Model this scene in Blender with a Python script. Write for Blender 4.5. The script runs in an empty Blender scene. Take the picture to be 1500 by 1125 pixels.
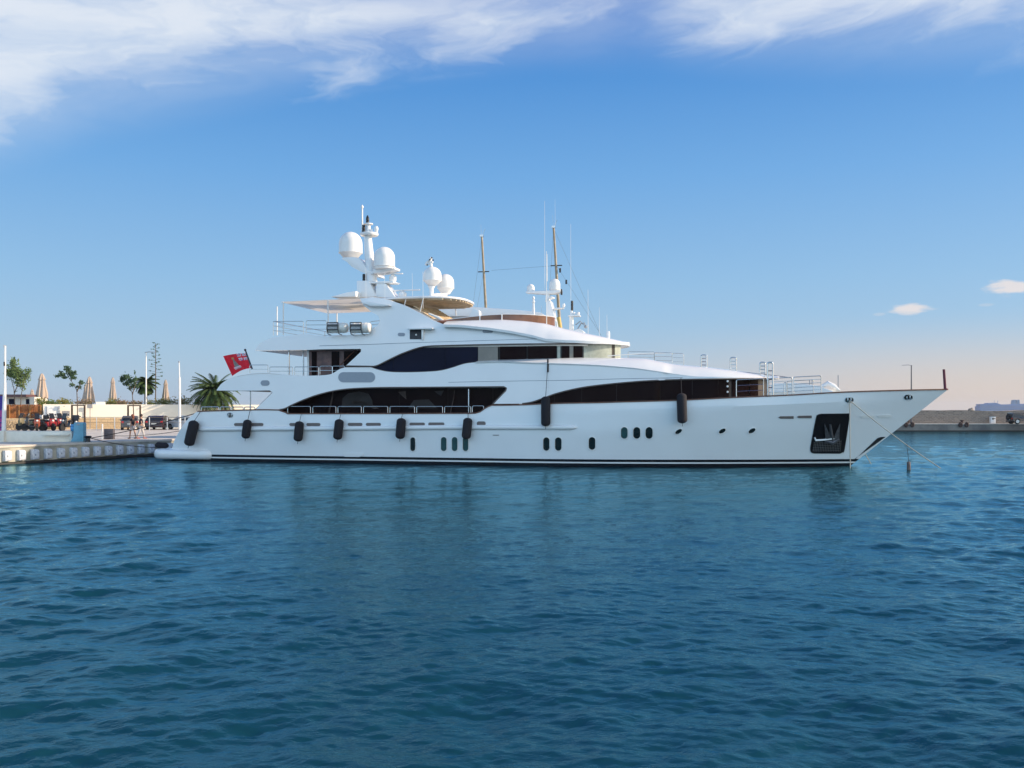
import bpy, bmesh, math, random
import numpy as np
from mathutils import Vector, Matrix, noise as mnoise
random.seed(7)
R = math.radians
SC = bpy.context.scene
COL = SC.collection

# ------------------------------------------------------------------ camera
F = 1300.0            # focal length in photograph pixels (photograph 1500 x 1125)
CX, HY, CH = 750.0, 600.0, 3.2    # centre column, horizon row, eye height in metres
cam = bpy.data.cameras.new('camera'); co = bpy.data.objects.new('camera', cam); COL.objects.link(co)
co.location = (0, 0, CH); co.rotation_euler = (R(90), 0, 0)
cam.sensor_width = 36.0; cam.lens = 36.0*F/1500.0
cam.shift_y = (HY-562.5)/1500.0
cam.clip_start = 0.2; cam.clip_end = 20000
SC.camera = co
SC.view_settings.view_transform = 'Standard'; SC.view_settings.look = 'None'
SC.view_settings.gamma = 1; SC.view_settings.use_curve_mapping = False
SC.view_settings.exposure = 0.3

# ------------------------------------------------------------------ sun
SUN_EL, SUN_AZ = 24.0, 0.5        # azimuth from +X towards +Y
sl = bpy.data.lights.new('sun', 'SUN'); so = bpy.data.objects.new('sun', sl); COL.objects.link(so)
sd = Vector((math.cos(R(SUN_EL))*math.cos(R(SUN_AZ)), math.cos(R(SUN_EL))*math.sin(R(SUN_AZ)), math.sin(R(SUN_EL))))
so.rotation_euler = sd.to_track_quat('Z', 'Y').to_euler()
sl.energy = 5.0; sl.angle = R(0.5); sl.color = (1.0, 0.80, 0.60)

# ------------------------------------------------------------------ node helper
class NT:
    def __init__(s, tree): s.t = tree; s.n = tree.nodes; s.l = tree.links
    def new(s, typ, **kw):
        n = s.n.new(typ)
        for k, v in kw.items(): setattr(n, k, v)
        return n
    def put(s, sock, v):
        if hasattr(v, 'is_output') or isinstance(v, bpy.types.NodeSocket): s.l.new(v, sock)
        elif isinstance(v, (tuple, list)) and len(v) == 3 and sock.type == 'RGBA': sock.default_value = (*v, 1)
        else: sock.default_value = v
    def m(s, op, a, b=0.0, c=0.0, clamp=False):
        n = s.new('ShaderNodeMath', operation=op); n.use_clamp = clamp
        s.put(n.inputs[0], a); s.put(n.inputs[1], b); s.put(n.inputs[2], c)
        return n.outputs[0]
    def mix(s, f, a, b, blend='MIX'):
        n = s.new('ShaderNodeMix', data_type='RGBA', blend_type=blend)
        s.put(n.inputs[0], f); s.put(n.inputs[6], a); s.put(n.inputs[7], b)
        return n.outputs[2]
    def smooth(s, v, lo, hi, a=0.0, b=1.0):
        n = s.new('ShaderNodeMapRange', interpolation_type='SMOOTHSTEP')
        s.put(n.inputs[0], v); n.inputs[1].default_value = lo; n.inputs[2].default_value = hi
        n.inputs[3].default_value = a; n.inputs[4].default_value = b
        return n.outputs[0]
    def noise(s, vec, scale, detail=4, rough=0.5, dist=0.0, typ='FBM'):
        n = s.new('ShaderNodeTexNoise'); 
        if vec is not None: s.l.new(vec, n.inputs['Vector'])
        n.inputs['Scale'].default_value = scale; n.inputs['Detail'].default_value = detail
        n.inputs['Roughness'].default_value = rough; n.inputs['Distortion'].default_value = dist
        return n.outputs[0]
    def ramp(s, f, stops, interp='EASE'):
        n = s.new('ShaderNodeValToRGB'); n.color_ramp.interpolation = interp
        e = n.color_ramp.elements
        while len(e) < len(stops): e.new(0.5)
        for i, (p, c) in enumerate(stops):
            e[i].position = p; e[i].color = (*c, 1)
        s.put(n.inputs[0], f); return n.outputs[0]
    def comb(s, x, y, z):
        n = s.new('ShaderNodeCombineXYZ'); s.put(n.inputs[0], x); s.put(n.inputs[1], y); s.put(n.inputs[2], z)
        return n.outputs[0]

def srgb(r, g, b):
    f = lambda c: (c/255/12.92) if c/255 <= 0.04045 else ((c/255+0.055)/1.055)**2.4
    return (f(r), f(g), f(b))

# ------------------------------------------------------------------ world
W = bpy.data.worlds.new('World'); SC.world = W; W.use_nodes = True
T = NT(W.node_tree); T.n.clear()
geo = T.new('ShaderNodeTexCoord').outputs['Generated']
sep = T.new('ShaderNodeSeparateXYZ'); T.l.new(geo, sep.inputs[0])
dx, dy, dz = sep.outputs
hyp = T.m('MAXIMUM', T.m('SQRT', T.m('ADD', T.m('MULTIPLY', dx, dx), T.m('MULTIPLY', dy, dy))), 0.001)
tel = T.m('DIVIDE', dz, hyp)                    # tangent of the elevation
az = T.m('ARCTAN2', dx, dy)                     # 0 = straight ahead, + = right
sky = T.new('ShaderNodeTexSky', sky_type='NISHITA')
sky.sun_disc = False; sky.sun_elevation = R(SUN_EL); sky.sun_rotation = R(90-SUN_AZ)
sky.air_density = 1.0; sky.dust_density = 1.2; sky.ozone_density = 2.0
grad = T.ramp(T.m('MULTIPLY', tel, 1.0, clamp=True), [
    (0.0, srgb(164, 184, 206)), (0.06, srgb(150, 182, 210)), (0.14, srgb(132, 176, 214)), (0.26, srgb(101, 159, 214)),
    (0.38, srgb(68, 136, 204)), (0.50, srgb(22, 100, 190)), (1.0, srgb(6, 66, 140))], 'LINEAR')
pinkf = T.m('MULTIPLY', T.smooth(tel, 0.01, 0.105, 1.0, 0.0), T.smooth(az, -0.05, 0.50))
grad = T.mix(T.m('MULTIPLY', pinkf, 0.9), grad, srgb(206, 190, 182))
bright = T.new('ShaderNodeVectorMath', operation='SCALE'); T.l.new(grad, bright.inputs[0]); bright.inputs[3].default_value = 10.0
skyc = T.mix(0.82, sky.outputs[0], bright.outputs[0])
# clouds
cv = T.comb(T.m('MULTIPLY', az, 3.2), T.m('MULTIPLY', tel, 9.0), 0.0)
warp = T.noise(cv, 1.3, 4, 0.55)
cv2 = T.comb(T.m('ADD', T.m('MULTIPLY', az, 3.4), T.m('MULTIPLY', warp, 1.2)), T.m('ADD', T.m('MULTIPLY', tel, 8.5), T.m('MULTIPLY', az, -1.3)), 0.3)
n1 = T.noise(cv2, 1.5, 8, 0.58, 0.12)
n2 = T.noise(cv2, 3.6, 8, 0.6, 0.4)
edge = T.ramp(T.m('MULTIPLY_ADD', az, 0.9, 0.5), [
    (0.0, (.230,)*3), (0.03, (.248,)*3), (0.11, (.292,)*3), (0.20, (.326,)*3), (0.296, (.360,)*3), (0.396, (.384,)*3), (0.534, (.400,)*3),
    (0.638, (.396,)*3), (0.737, (.380,)*3), (0.86, (.362,)*3), (0.97, (.350,)*3)], 'LINEAR')
over = T.m('SUBTRACT', tel, edge)
shape = T.m('ADD', over, T.m('MULTIPLY', T.m('SUBTRACT', n1, 0.5), 0.17))
dens = T.m('MAXIMUM', T.smooth(shape, -0.014, 0.085), T.m('MULTIPLY', T.smooth(over, -0.03, 0.05), 0.34))
gap = T.smooth(T.m('ABSOLUTE', T.m('SUBTRACT', az, 0.135)), 0.0, 0.07, 0.7, 1.0)
dens = T.m('MULTIPLY', T.m('MULTIPLY', dens, gap), T.smooth(n2, 0.25, 0.62, 0.82, 1.0))
dens = T.m('MULTIPLY', dens, T.smooth(tel, 0.43, 0.51, 1.0, 0.02))
def puff(a0, t0, wa, wt):
    u = T.m('DIVIDE', T.m('SUBTRACT', az, a0), wa); v = T.m('DIVIDE', T.m('SUBTRACT', tel, t0), wt)
    r = T.m('SQRT', T.m('ADD', T.m('MULTIPLY', u, u), T.m('MULTIPLY', v, v)))
    fine = T.noise(cv, 14.0, 5, 0.6)
    return T.smooth(T.m('SUBTRACT', r, T.m('MULTIPLY', T.m('SUBTRACT', fine, 0.5), 2.2)), 0.35, 1.15, 1.0, 0.0)
p = T.m('MAXIMUM', puff(0.424, 0.1035, 0.022, 0.0058), puff(0.512, 0.1205, 0.024, 0.008))
p = T.m('MAXIMUM', p, T.m('MULTIPLY', puff(0.49, 0.104, 0.008, 0.002), 0.22))
p = T.m('MAXIMUM', p, T.m('MULTIPLY', puff(0.393, 0.099, 0.006, 0.002), 0.25))
ccol = T.mix(T.smooth(n2, 0.3, 0.7), (5.7, 6.4, 7.3), (6.7, 7.1, 7.6))
skyc = T.mix(T.m('MULTIPLY', dens, 0.88), skyc, ccol)
skyc = T.mix(T.m('MULTIPLY', p, 0.8), skyc, (7.2, 6.5, 6.2))
rear = T.smooth(dy, 0.05, -0.45)  # brighter sky behind the camera, added to lift the shaded hull
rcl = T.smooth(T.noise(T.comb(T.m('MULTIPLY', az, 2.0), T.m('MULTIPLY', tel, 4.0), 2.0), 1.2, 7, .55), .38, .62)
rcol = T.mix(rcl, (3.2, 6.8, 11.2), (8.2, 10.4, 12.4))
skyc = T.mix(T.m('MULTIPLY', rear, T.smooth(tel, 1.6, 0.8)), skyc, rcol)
glow = T.m('MULTIPLY', T.m('MULTIPLY', T.smooth(az, 1.0, 1.5), T.smooth(az, 2.9, 2.2)), T.smooth(tel, .7, .05))  # warm glow out of view to the right, added to light the bow
skyc = T.mix(T.m('MULTIPLY', glow, .85), skyc, (20.0, 15.5, 10.0))
bg = T.new('ShaderNodeBackground'); T.l.new(skyc, bg.inputs[0]); bg.inputs[1].default_value = 0.1
wo = T.new('ShaderNodeOutputWorld'); T.l.new(bg.outputs[0], wo.inputs[0])

# ------------------------------------------------------------------ materials
MATS = {}
def mat(name, col, rough=0.5, metal=0.0, var=0.0, vscale=3.0, bump=0.0, bscale=20.0, coat=0.0, col2=None, spec=None, emit=None):
    if name in MATS: return MATS[name]
    m = bpy.data.materials.new(name); m.use_nodes = True; MATS[name] = m
    t = NT(m.node_tree); b = t.n['Principled BSDF']
    b.inputs['Roughness'].default_value = rough; b.inputs['Metallic'].default_value = metal
    b.inputs['Coat Weight'].default_value = coat
    if spec is not None: b.inputs['Specular IOR Level'].default_value = spec
    tc = t.new('ShaderNodeTexCoord').outputs['Object']
    c2 = col2 or tuple(min(1, c*(1-var)) for c in col)
    if var or col2:
        nz = t.noise(tc, vscale, 6, 0.6)
        t.l.new(t.mix(t.smooth(nz, 0.35, 0.65), col, c2), b.inputs['Base Color'])
        t.l.new(t.smooth(nz, 0.3, 0.7, rough*0.9, min(1, rough*1.15)), b.inputs['Roughness'])
    else:
        b.inputs['Base Color'].default_value = (*col, 1)
    if bump:
        bn = t.new('ShaderNodeBump'); bn.inputs['Strength'].default_value = bump; bn.inputs['Distance'].default_value = 0.02
        t.l.new(t.noise(tc, bscale, 5, 0.6), bn.inputs['Height']); t.l.new(bn.outputs[0], b.inputs['Normal'])
    if emit:
        b.inputs['Emission Color'].default_value = (*col, 1); b.inputs['Emission Strength'].default_value = emit
    return m

WHITE = mat('gloss_white_paint', (0.80, 0.80, 0.79), 0.16, var=0.03, vscale=0.6, coat=0.3)
RADOME = mat('satin_white_dome', (0.80, 0.79, 0.76), 0.4, var=0.04, vscale=4)
WMETAL = mat('white_metal', (0.78, 0.77, 0.74), 0.35, var=0.05)
STEEL = mat('polished_steel', (0.62, 0.62, 0.62), 0.18, 1.0, var=0.15, vscale=9)
GREYP = mat('grey_louvre', (0.30, 0.33, 0.37), 0.55, var=0.15, vscale=30)
BROWNSLOT = mat('bronze_slot', (0.16, 0.13, 0.12), 0.5, var=0.2, vscale=20)
GLASSD = mat('smoked_glass', (0.008, 0.003, 0.004), 0.12, spec=0.03, col2=(.012, .006, .006), vscale=0.5)
GLASSN = mat('navy_glass', (0.006, 0.009, 0.026), 0.14, spec=0.05, var=0.2, vscale=0.5)
GLASSG = mat('green_port_glass', (0.03, 0.085, 0.085), 0.08, var=0.3, vscale=3)
GLASSK = mat('dark_port_glass', (0.006, 0.014, 0.016), 0.07, var=0.3, vscale=3)
GLASSP = mat('pale_green_glass', (0.38, 0.42, 0.36), 0.1, var=0.35, vscale=1.4)
GLASSB = mat('beige_blind', (0.22, 0.20, 0.17), 0.3, var=0.2, vscale=1.0)
TEAK = mat('varnished_teak', (0.16, 0.055, 0.028), 0.3, col2=(0.09, 0.03, 0.015), vscale=5)
TINT = mat('bronze_tinted_acrylic', (0.20, 0.095, 0.055), 0.18, col2=(0.13, 0.055, 0.035), vscale=1.2)
def soft_bump(m_, scale, dist, strength):
    t_ = NT(m_.node_tree); b_ = t_.n['Principled BSDF']; c_ = t_.new('ShaderNodeTexCoord').outputs['Object']
    n_ = t_.new('ShaderNodeBump'); n_.inputs['Strength'].default_value = strength; n_.inputs['Distance'].default_value = dist
    t_.l.new(t_.noise(c_, scale, 2, .5), n_.inputs['Height']); t_.l.new(n_.outputs[0], b_.inputs['Normal'])
soft_bump(WHITE, .8, .05, .25)
BLACKR = mat('black_knitted_cover', (0.010, 0.009, 0.014), 0.85, bump=0.5, bscale=60)
BLACKM = mat('black_plastic', (0.012, 0.012, 0.014), 0.45)
ROPE = mat('dark_rope', (0.03, 0.028, 0.03), 0.9, bump=0.6, bscale=80)
ROPEL = mat('pale_rope', (0.42, 0.40, 0.34), 0.9, bump=0.6, bscale=80)
CANVAS = mat('cream_canvas', (0.85, 0.80, 0.72), 0.85, var=0.06, vscale=1.5, bump=0.15, bscale=6)
def translucent(m_, f, col):
    t_ = NT(m_.node_tree); b_ = t_.n['Principled BSDF']; o_ = t_.n['Material Output']; tr_ = t_.new('ShaderNodeBsdfTranslucent'); tr_.inputs[0].default_value = (*col, 1)
    mx = t_.new('ShaderNodeMixShader'); mx.inputs[0].default_value = f; t_.l.new(b_.outputs[0], mx.inputs[1]); t_.l.new(tr_.outputs[0], mx.inputs[2]); t_.l.new(mx.outputs[0], o_.inputs[0])
translucent(CANVAS, .62, (.97, .94, .90))
SLAT = mat('beige_slatted_canvas', (0.58, 0.46, 0.31), 0.8, col2=(0.40, 0.31, 0.20), vscale=2.0)
MAHOG = mat('mahogany_panel', (0.17, 0.07, 0.055), 0.3, col2=(0.08, 0.032, 0.03), vscale=2.0)
DARKIN = mat('dark_cabin', (0.012, 0.009, 0.009), 0.6, var=0.4, vscale=1.0)

# ------------------------------------------------------------------ coordinates
A = R(-13.5); CA, SA = math.cos(A), math.sin(A)
OX, OY = 19.07, 50.1            # where the stem of the motor yacht meets the water
def Wp(px, py, D): return Vector(((px-CX)/F*D, D, CH+(HY-py)/F*D))
def Wg(px, z, py):             # point at height z seen at (px, py)
    D = (z-CH)*F/(HY-py); return Wp(px, py, D)
def U(px, py, yl):             # point of the yacht's frame at beam offset yl (port +)
    a = (px-CX)/F
    Y = (yl + OX*(-SA) + OY*CA)/(-SA*a + CA)
    X = a*Y
    return Vector(((X-OX)*CA+(Y-OY)*SA, yl, CH+(HY-py)/F*Y))
def YW(v):                     # yacht frame -> world
    return Vector((OX+v[0]*CA-v[1]*SA, OY+v[0]*SA+v[1]*CA, v[2]))
def scale_at(px, yl):
    a = (px-CX)/F; return (yl + OX*(-SA) + OY*CA)/(-SA*a + CA)/F     # metres per photograph pixel
def UB(px, py, bf, off=0.0, sign=-1):
    yl = sign*4.0
    for _ in range(10):
        v = U(px, py, yl); yl = sign*(bf(v.x, v.z)+off)
    v.y = yl; return v

# ------------------------------------------------------------------ object helpers
ORG = {}
def thing(name, label, cat, origin, frame='W', group=None):
    o = bpy.data.objects.new(name, None); COL.objects.link(o); o.empty_display_size = 0.3
    origin = Vector(origin)
    if frame == 'Y': o.location = YW(origin); o.rotation_euler = (0, 0, A)
    else: o.location = origin
    ORG[o.name] = origin
    o['label'] = label; o['category'] = cat
    if group: o['group'] = group
    return o
def dup(root, loc, rotz=None, label=None, group=None, scale=None):
    r = root.copy(); COL.objects.link(r); r.location = loc
    if rotz is not None: r.rotation_euler = (0, 0, rotz)
    if scale: r.scale = (scale,)*3 if not isinstance(scale, tuple) else scale
    if label: r['label'] = label
    if group: r['group'] = group
    for ch in list(root.children):
        c = ch.copy(); COL.objects.link(c); c.parent = r
        for g in list(ch.children):
            d = g.copy(); COL.objects.link(d); d.parent = c
    return r

class MB:
    def __init__(s): s.v = []; s.f = []; s.mi = []
    def add(s, vs, fs, mi=0):
        o = len(s.v); s.v += [Vector(v) for v in vs]; s.f += [tuple(i+o for i in f) for f in fs]
        s.mi += [mi]*len(fs); return s
    def box(s, a, b, mi=0):
        x0, y0, z0 = a; x1, y1, z1 = b
        vs = [(x0,y0,z0),(x1,y0,z0),(x1,y1,z0),(x0,y1,z0),(x0,y0,z1),(x1,y0,z1),(x1,y1,z1),(x0,y1,z1)]
        return s.add(vs, [(0,3,2,1),(4,5,6,7),(0,1,5,4),(1,2,6,5),(2,3,7,6),(3,0,4,7)], mi)
    def obox(s, c, sz, rz=0, mi=0, M=None):
        M = M or Matrix.Rotation(rz, 3, 'Z'); c = Vector(c); h = [d/2 for d in sz]
        vs = [c+M@Vector((i*h[0], j*h[1], k*h[2])) for k in (-1,1) for (i,j) in ((-1,-1),(1,-1),(1,1),(-1,1))]
        return s.add(vs, [(0,3,2,1),(4,5,6,7),(0,1,5,4),(1,2,6,5),(2,3,7,6),(3,0,4,7)], mi)
    def tube(s, pts, r, n=8, mi=0, cap=True, flat=1.0):
        pts = [Vector(p) for p in pts]; rs = r if isinstance(r, (list, tuple)) else [r]*len(pts)
        vs = []; fs = []; m = len(pts); up = None
        for i, p in enumerate(pts):
            d = (pts[min(i+1, m-1)]-pts[max(i-1, 0)]).normalized()
            if up is None: up = Vector((0,0,1)) if abs(d.z) < 0.9 else Vector((1,0,0))
            sx = d.cross(up).normalized(); up = sx.cross(d).normalized()
            for k in range(n):
                a = 2*math.pi*k/n
                vs.append(p+(sx*math.cos(a)+up*math.sin(a)*flat)*rs[i])
        for i in range(m-1):
            for k in range(n):
                fs.append((i*n+k, i*n+(k+1)%n, (i+1)*n+(k+1)%n, (i+1)*n+k))
        if cap: fs += [tuple(range(n-1, -1, -1)), tuple((m-1)*n+k for k in range(n))]
        return s.add(vs, fs, mi)
    def lathe(s, c, prof, n=24, mi=0, M=None):      # prof: (r, h)
        c = Vector(c); M = M or Matrix.Identity(3); vs = []; fs = []
        for (r, h) in prof:
            for k in range(n):
                a = 2*math.pi*k/n; vs.append(c+M@Vector((r*math.cos(a), r*math.sin(a), h)))
        for i in range(len(prof)-1):
            for k in range(n): fs.append((i*n+k, i*n+(k+1)%n, (i+1)*n+(k+1)%n, (i+1)*n+k))
        fs += [tuple(range(n-1, -1, -1)), tuple((len(prof)-1)*n+k for k in range(n))]
        return s.add(vs, fs, mi)
    def prism(s, outline, y0, y1, mi=0):            # outline in (x, z)
        n = len(outline)
        vs = [(x, y0, z) for x, z in outline]+[(x, y1, z) for x, z in outline]
        return s.add(vs, [tuple(range(n)), tuple(range(2*n-1, n-1, -1))]+[(i, i+n, (i+1)%n+n, (i+1)%n) for i in range(n)], mi)
    def slab(s, outline, z0, z1, mi=0):             # outline in (x, y)
        n = len(outline)
        vs = [(x, y, z0) for x, y in outline]+[(x, y, z1) for x, y in outline]
        return s.add(vs, [tuple(range(n-1, -1, -1)), tuple(range(n, 2*n))]+[(i, (i+1)%n, (i+1)%n+n, i+n) for i in range(n)], mi)
    def sphere(s, c, r, mi=0, n=16, m=10):
        rr = r if isinstance(r, (tuple, list)) else (r, r, r)
        return s.lathe(c, [(max(1e-4, math.sin(math.pi*j/m)), -math.cos(math.pi*j/m)) for j in range(m+1)], n, mi,
                       Matrix.Diagonal(Vector(rr)))
    def build(s, name, mats, parent=None, smooth=True, angle=35, bevel=0.0, origin=None, recalc=True):
        org = ORG[parent.name] if parent is not None and origin is None else (Vector(origin) if origin is not None else Vector((0,0,0)))
        me = bpy.data.meshes.new(name); me.from_pydata([v-org for v in s.v], [], s.f); 
        mats = mats if isinstance(mats, (list, tuple)) else [mats]
        for m_ in mats: me.materials.append(m_)
        me.polygons.foreach_set('material_index', s.mi)
        bm = bmesh.new(); bm.from_mesh(me); bmesh.ops.remove_doubles(bm, verts=bm.verts, dist=1e-5)
        if recalc: bmesh.ops.recalc_face_normals(bm, faces=bm.faces)
        if bevel:
            es = [e for e in bm.edges if len(e.link_faces) == 2 and e.calc_face_angle(0) > R(40)]
            bmesh.ops.bevel(bm, geom=es, offset=bevel, segments=2, affect='EDGES', profile=0.5, clamp_overlap=True)
        bm.to_mesh(me); bm.free()
        me.polygons.foreach_set('use_smooth', [smooth]*len(me.polygons))
        if smooth: me.set_sharp_from_angle(angle=R(angle))
        o = bpy.data.objects.new(name, me); COL.objects.link(o)
        if parent is not None: o.parent = parent; ORG[o.name] = org
        return o
def single(mb, name, mats, label, cat, origin, frame='W', group=None, kind=None, **kw):
    o = mb.build(name, mats, None, origin=origin, **kw)
    if frame == 'Y': o.location = YW(Vector(origin)); o.rotation_euler = (0, 0, A)
    else: o.location = origin
    ORG[o.name] = Vector(origin)
    if label: o['label'] = label
    if cat: o['category'] = cat
    if group: o['group'] = group
    if kind: o['kind'] = kind
    return o

def crom(pts, n=5):       # smooth a polyline; a third item 'c' marks a corner
    out = []; N = len(pts)
    P = [Vector((p[0], p[1])) for p in pts]; c = [len(p) > 2 for p in pts]
    c[0] = c[-1] = True
    for i in range(N-1):
        p1, p2 = P[i], P[i+1]
        p0 = P[i-1] if not c[i] else p1*2-p2
        p3 = P[i+2] if not c[i+1] else p2*2-p1
        if c[i] and c[i+1]: out.append(tuple(p1)); continue
        for k in range(n):
            t = k/n
            q = 0.5*((2*p1)+(-p0+p2)*t+(2*p0-5*p1+4*p2-p3)*t*t+(-p0+3*p1-3*p2+p3)*t**3)
            out.append((q.x, q.y))
    out.append(tuple(P[-1])); return out

def side_panel(mb, outline, bf, off=0.0, thick=0.15, step=0.35, mi=0, mirror=False, zstep=None):
    """outline in photograph-derived (x, z) of the yacht's frame, wrapped on the side surface y = -(bf+off)"""
    from mathutils.geometry import delaunay_2d_cdt
    zst = zstep or step
    ol = []
    for k, p in enumerate(outline):
        q = outline[(k+1) % len(outline)]; d = math.hypot(q[0]-p[0], q[1]-p[1])
        if d < 1e-4: continue
        m_ = max(1, math.ceil(d/step))
        for i_ in range(m_): ol.append((p[0]+(q[0]-p[0])*i_/m_, p[1]+(q[1]-p[1])*i_/m_))
    no = len(ol); xs_ = [v[0] for v in ol]; zs_ = [v[1] for v in ol]
    def inside(x, z):
        c = False; j = no-1
        for i in range(no):
            if (ol[i][1] > z) != (ol[j][1] > z) and x < (ol[j][0]-ol[i][0])*(z-ol[i][1])/(ol[j][1]-ol[i][1])+ol[i][0]: c = not c
            j = i
        return c
    pts = [Vector(p) for p in ol]; oa = np.array(ol)
    x = min(xs_)+step*.5
    while x < max(xs_):
        z = min(zs_)+zst*.5
        while z < max(zs_):
            if inside(x, z) and np.min((oa[:, 0]-x)**2+(oa[:, 1]-z)**2) > (.3*min(step, zst))**2: pts.append(Vector((x, z)))
            z += zst
        x += step
    r_ = delaunay_2d_cdt(pts, [(i, (i+1) % no) for i in range(no)], [], 0, 1e-6)
    V = [Vector((p.x, 0, p.y)) for p in r_[0]]
    Fc = [tuple(f) for f in r_[2] if inside(sum(r_[0][i].x for i in f)/3, sum(r_[0][i].y for i in f)/3)]
    cnt = {}
    for f in Fc:
        for a, b in zip(f, f[1:]+f[:1]): cnt.setdefault((min(a, b), max(a, b)), []).append((a, b))
    B = [e[0] for e in cnt.values() if len(e) == 1]; n = len(V)
    for sg in ((-1, 1) if mirror is True else ((mirror,) if mirror else (-1,))):
        vs = [(v.x, sg*(bf(v.x, v.z)+off), v.z) for v in V]+[(v.x, sg*max(0.0, bf(v.x, v.z)+off-thick), v.z) for v in V]
        mb.add(vs, Fc+[tuple(i+n for i in reversed(f)) for f in Fc]+[(a, b, b+n, a+n) for a, b in B], mi)
    return mb
def pxout(pts, bf, off=0.0):
    return [(lambda v: (v.x, v.z))(UB(p[0], p[1], bf, off)) for p in pts]
def pxfun(pts, bf, off=0.0, frac=1.0):
    q = [UB(p[0], p[1], (lambda x, z: bf(x, z)*frac), off) for p in pts]
    xs = [v.x for v in q]; zs = [v.z for v in q]
    return lambda x: float(np.interp(x, xs, zs))
def stadium(cx, cy, w, h, n=6):      # rounded slot outline in pixels
    r = min(w, h)/2; out = []
    for (sx, sy, a0) in ((1, 1, 0), (-1, 1, 90), (-1, -1, 180), (1, -1, 270)):
        for k in range(n+1):
            a = R(a0+90*k/n); out.append((cx+sx*(w/2-r)+r*math.cos(a), cy+sy*(h/2-r)+r*math.sin(a)))
    return out

def side_pair(name, outline, bf, m_, parent, angle=30, **kw):
    """the starboard panel and its port twin, two parts"""
    for sg in (-1, 1):
        mb = MB(); side_panel(mb, outline, bf, mirror=sg, **kw); o = mb.build(name, m_, parent, angle=angle)
    return o
# ================================================================== MOTOR YACHT (the subject)
def lerp(a, b, t): return a+(b-a)*t
def clamp(t): return max(0.0, min(1.0, t))
STEM = 5.08/4.29
def xs(z): return STEM*z if z > 0 else 0.35*z
def zk(x): return float(np.interp(x, [-18, -14.7, -9.9, -4.8, -.6, 3.5, 5], [3.0, 3.07, 3.2, 3.43, 3.62, 3.72, 3.75]))
def f0(x, z):
    xe = xs(z); t = clamp((x+18)/(xe+18)); q = clamp(z/4.29)**1.3
    p = lerp(1.75, 2.5, q); w = lerp(4.12, 4.38, clamp(z/2.0))
    aft = clamp((-30-x)/12.0); w -= 0.30*aft*aft
    return max(0.0, w*(1-t**p))
def hb(x, z):
    k = zk(x)
    if z <= k: return f0(x, z)
    if x < -18: return f0(x, k)
    for _ in range(2):
        xk = -18+(x+18)*(xs(k)+18)/(xs(z)+18); k = min(z, zk(xk))
    w_ = clamp((x+4.5)/7.5); xk = lerp(x, xk, w_*w_*(3-2*w_)); return f0(xk, zk(x) if w_ < .5 else k)
def Bd(x, z=3.2): return hb(x, 3.3)

sheer_px = [(286, 602.6, 'c'), (374, 600.2), (409, 600.6, 'c'), (421, 606, 'c'), (560, 605.8), (696, 605.4, 'c'), (703, 603.6), (710, 598.5), (719, 593.6, 'c'),
            (763, 593), (810, 591), (880, 589.6), (920, 588.4), (991, 586.4), (1075, 582.2), (1160, 578.6), (1232, 574.5), (1325, 571.6), (1389.5, 570.4)]
sheer = pxfun(crom(sheer_px, 4), lambda x, z: hb(x, z))
tr = [(251.5, 657), (254.8, 646), (264.5, 630.6), (272.4, 619), (284, 607.5), (292, 602.4)]
trq = [UB(a, b, lambda x, z: 4.05) for a, b in tr]
trz = [v.z for v in trq]; trx = [v.x for v in trq]
def xt(z): return float(np.interp(z, trz, trx)) if z > trz[0] else trx[0]-0.2*(trz[0]-z)

yacht = thing('motor_yacht', 'long white three-deck motor yacht moored stern-to at the quay with black fenders down its side', 'yacht', (-20, 0, 0), 'Y')

def hull_mesh():
    NS = 300; lv = [-0.8, 0.0, 0.19, 0.275, 0.42]; NF = 14
    S = [1-(1-i/NS)**1.25 for i in range(NS+1)]
    mb = MB(); grid = []
    for s in S:
        zt = 3.1; 
        for _ in range(4):
            xt_ = xt(zt)+(xs(zt)-xt(zt))*s; zt = sheer(xt_)
        kk = min(zk(xt(3.3)+(xs(3.6)-xt(3.3))*s), zt-.12); zz = lv+[0.42+(kk-0.42)*(k/11) for k in range(1, 12)]+[kk+(zt-kk)*(k/4) for k in range(1, 5)]
        row = []
        for z in zz:
            x = xt(z)+(xs(z)-xt(z))*s
            y = hb(x, z) if s < 0.9999 else 0.0
            if z < 0.0: y *= 0.93
            row.append((x, y, z))
        grid.append(row)
    n = len(grid[0])
    for sg in (-1, 1):
        vs = [(x, sg*y, z) for row in grid for (x, y, z) in row]
        for j in range(n-1):
            mi = 1 if j < 2 else (2 if j == 2 else (1 if j == 3 else 0))
            fs = [((i*n+j), ((i+1)*n+j), ((i+1)*n+j+1), (i*n+j+1)) for i in range(NS)]
            if j == 0: base = len(mb.v); mb.add(vs, fs, mi)
            else:
                mb.f += [tuple(q+base for q in f) for f in fs]; mb.mi += [mi]*len(fs)
    r0 = grid[0]   # transom
    mb.add([(x, -y, z) for x, y, z in r0]+[(x, y, z) for x, y, z in r0], [(j, j+1, n+j+1, n+j) for j in range(n-1)], 0)
    return mb, grid
hm, hgrid = hull_mesh()
BOOT = mat('black_boot_paint', (0.010, 0.011, 0.016), 0.2, var=0.3, vscale=2)
HULLW = mat('hull_white', (0.81, 0.82, 0.82), 0.13, var=0.03, vscale=0.35, coat=0.5)
soft_bump(HULLW, .55, .06, .35)
hull = hm.build('hull', [HULLW, BOOT, WHITE], yacht, angle=14)
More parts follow.
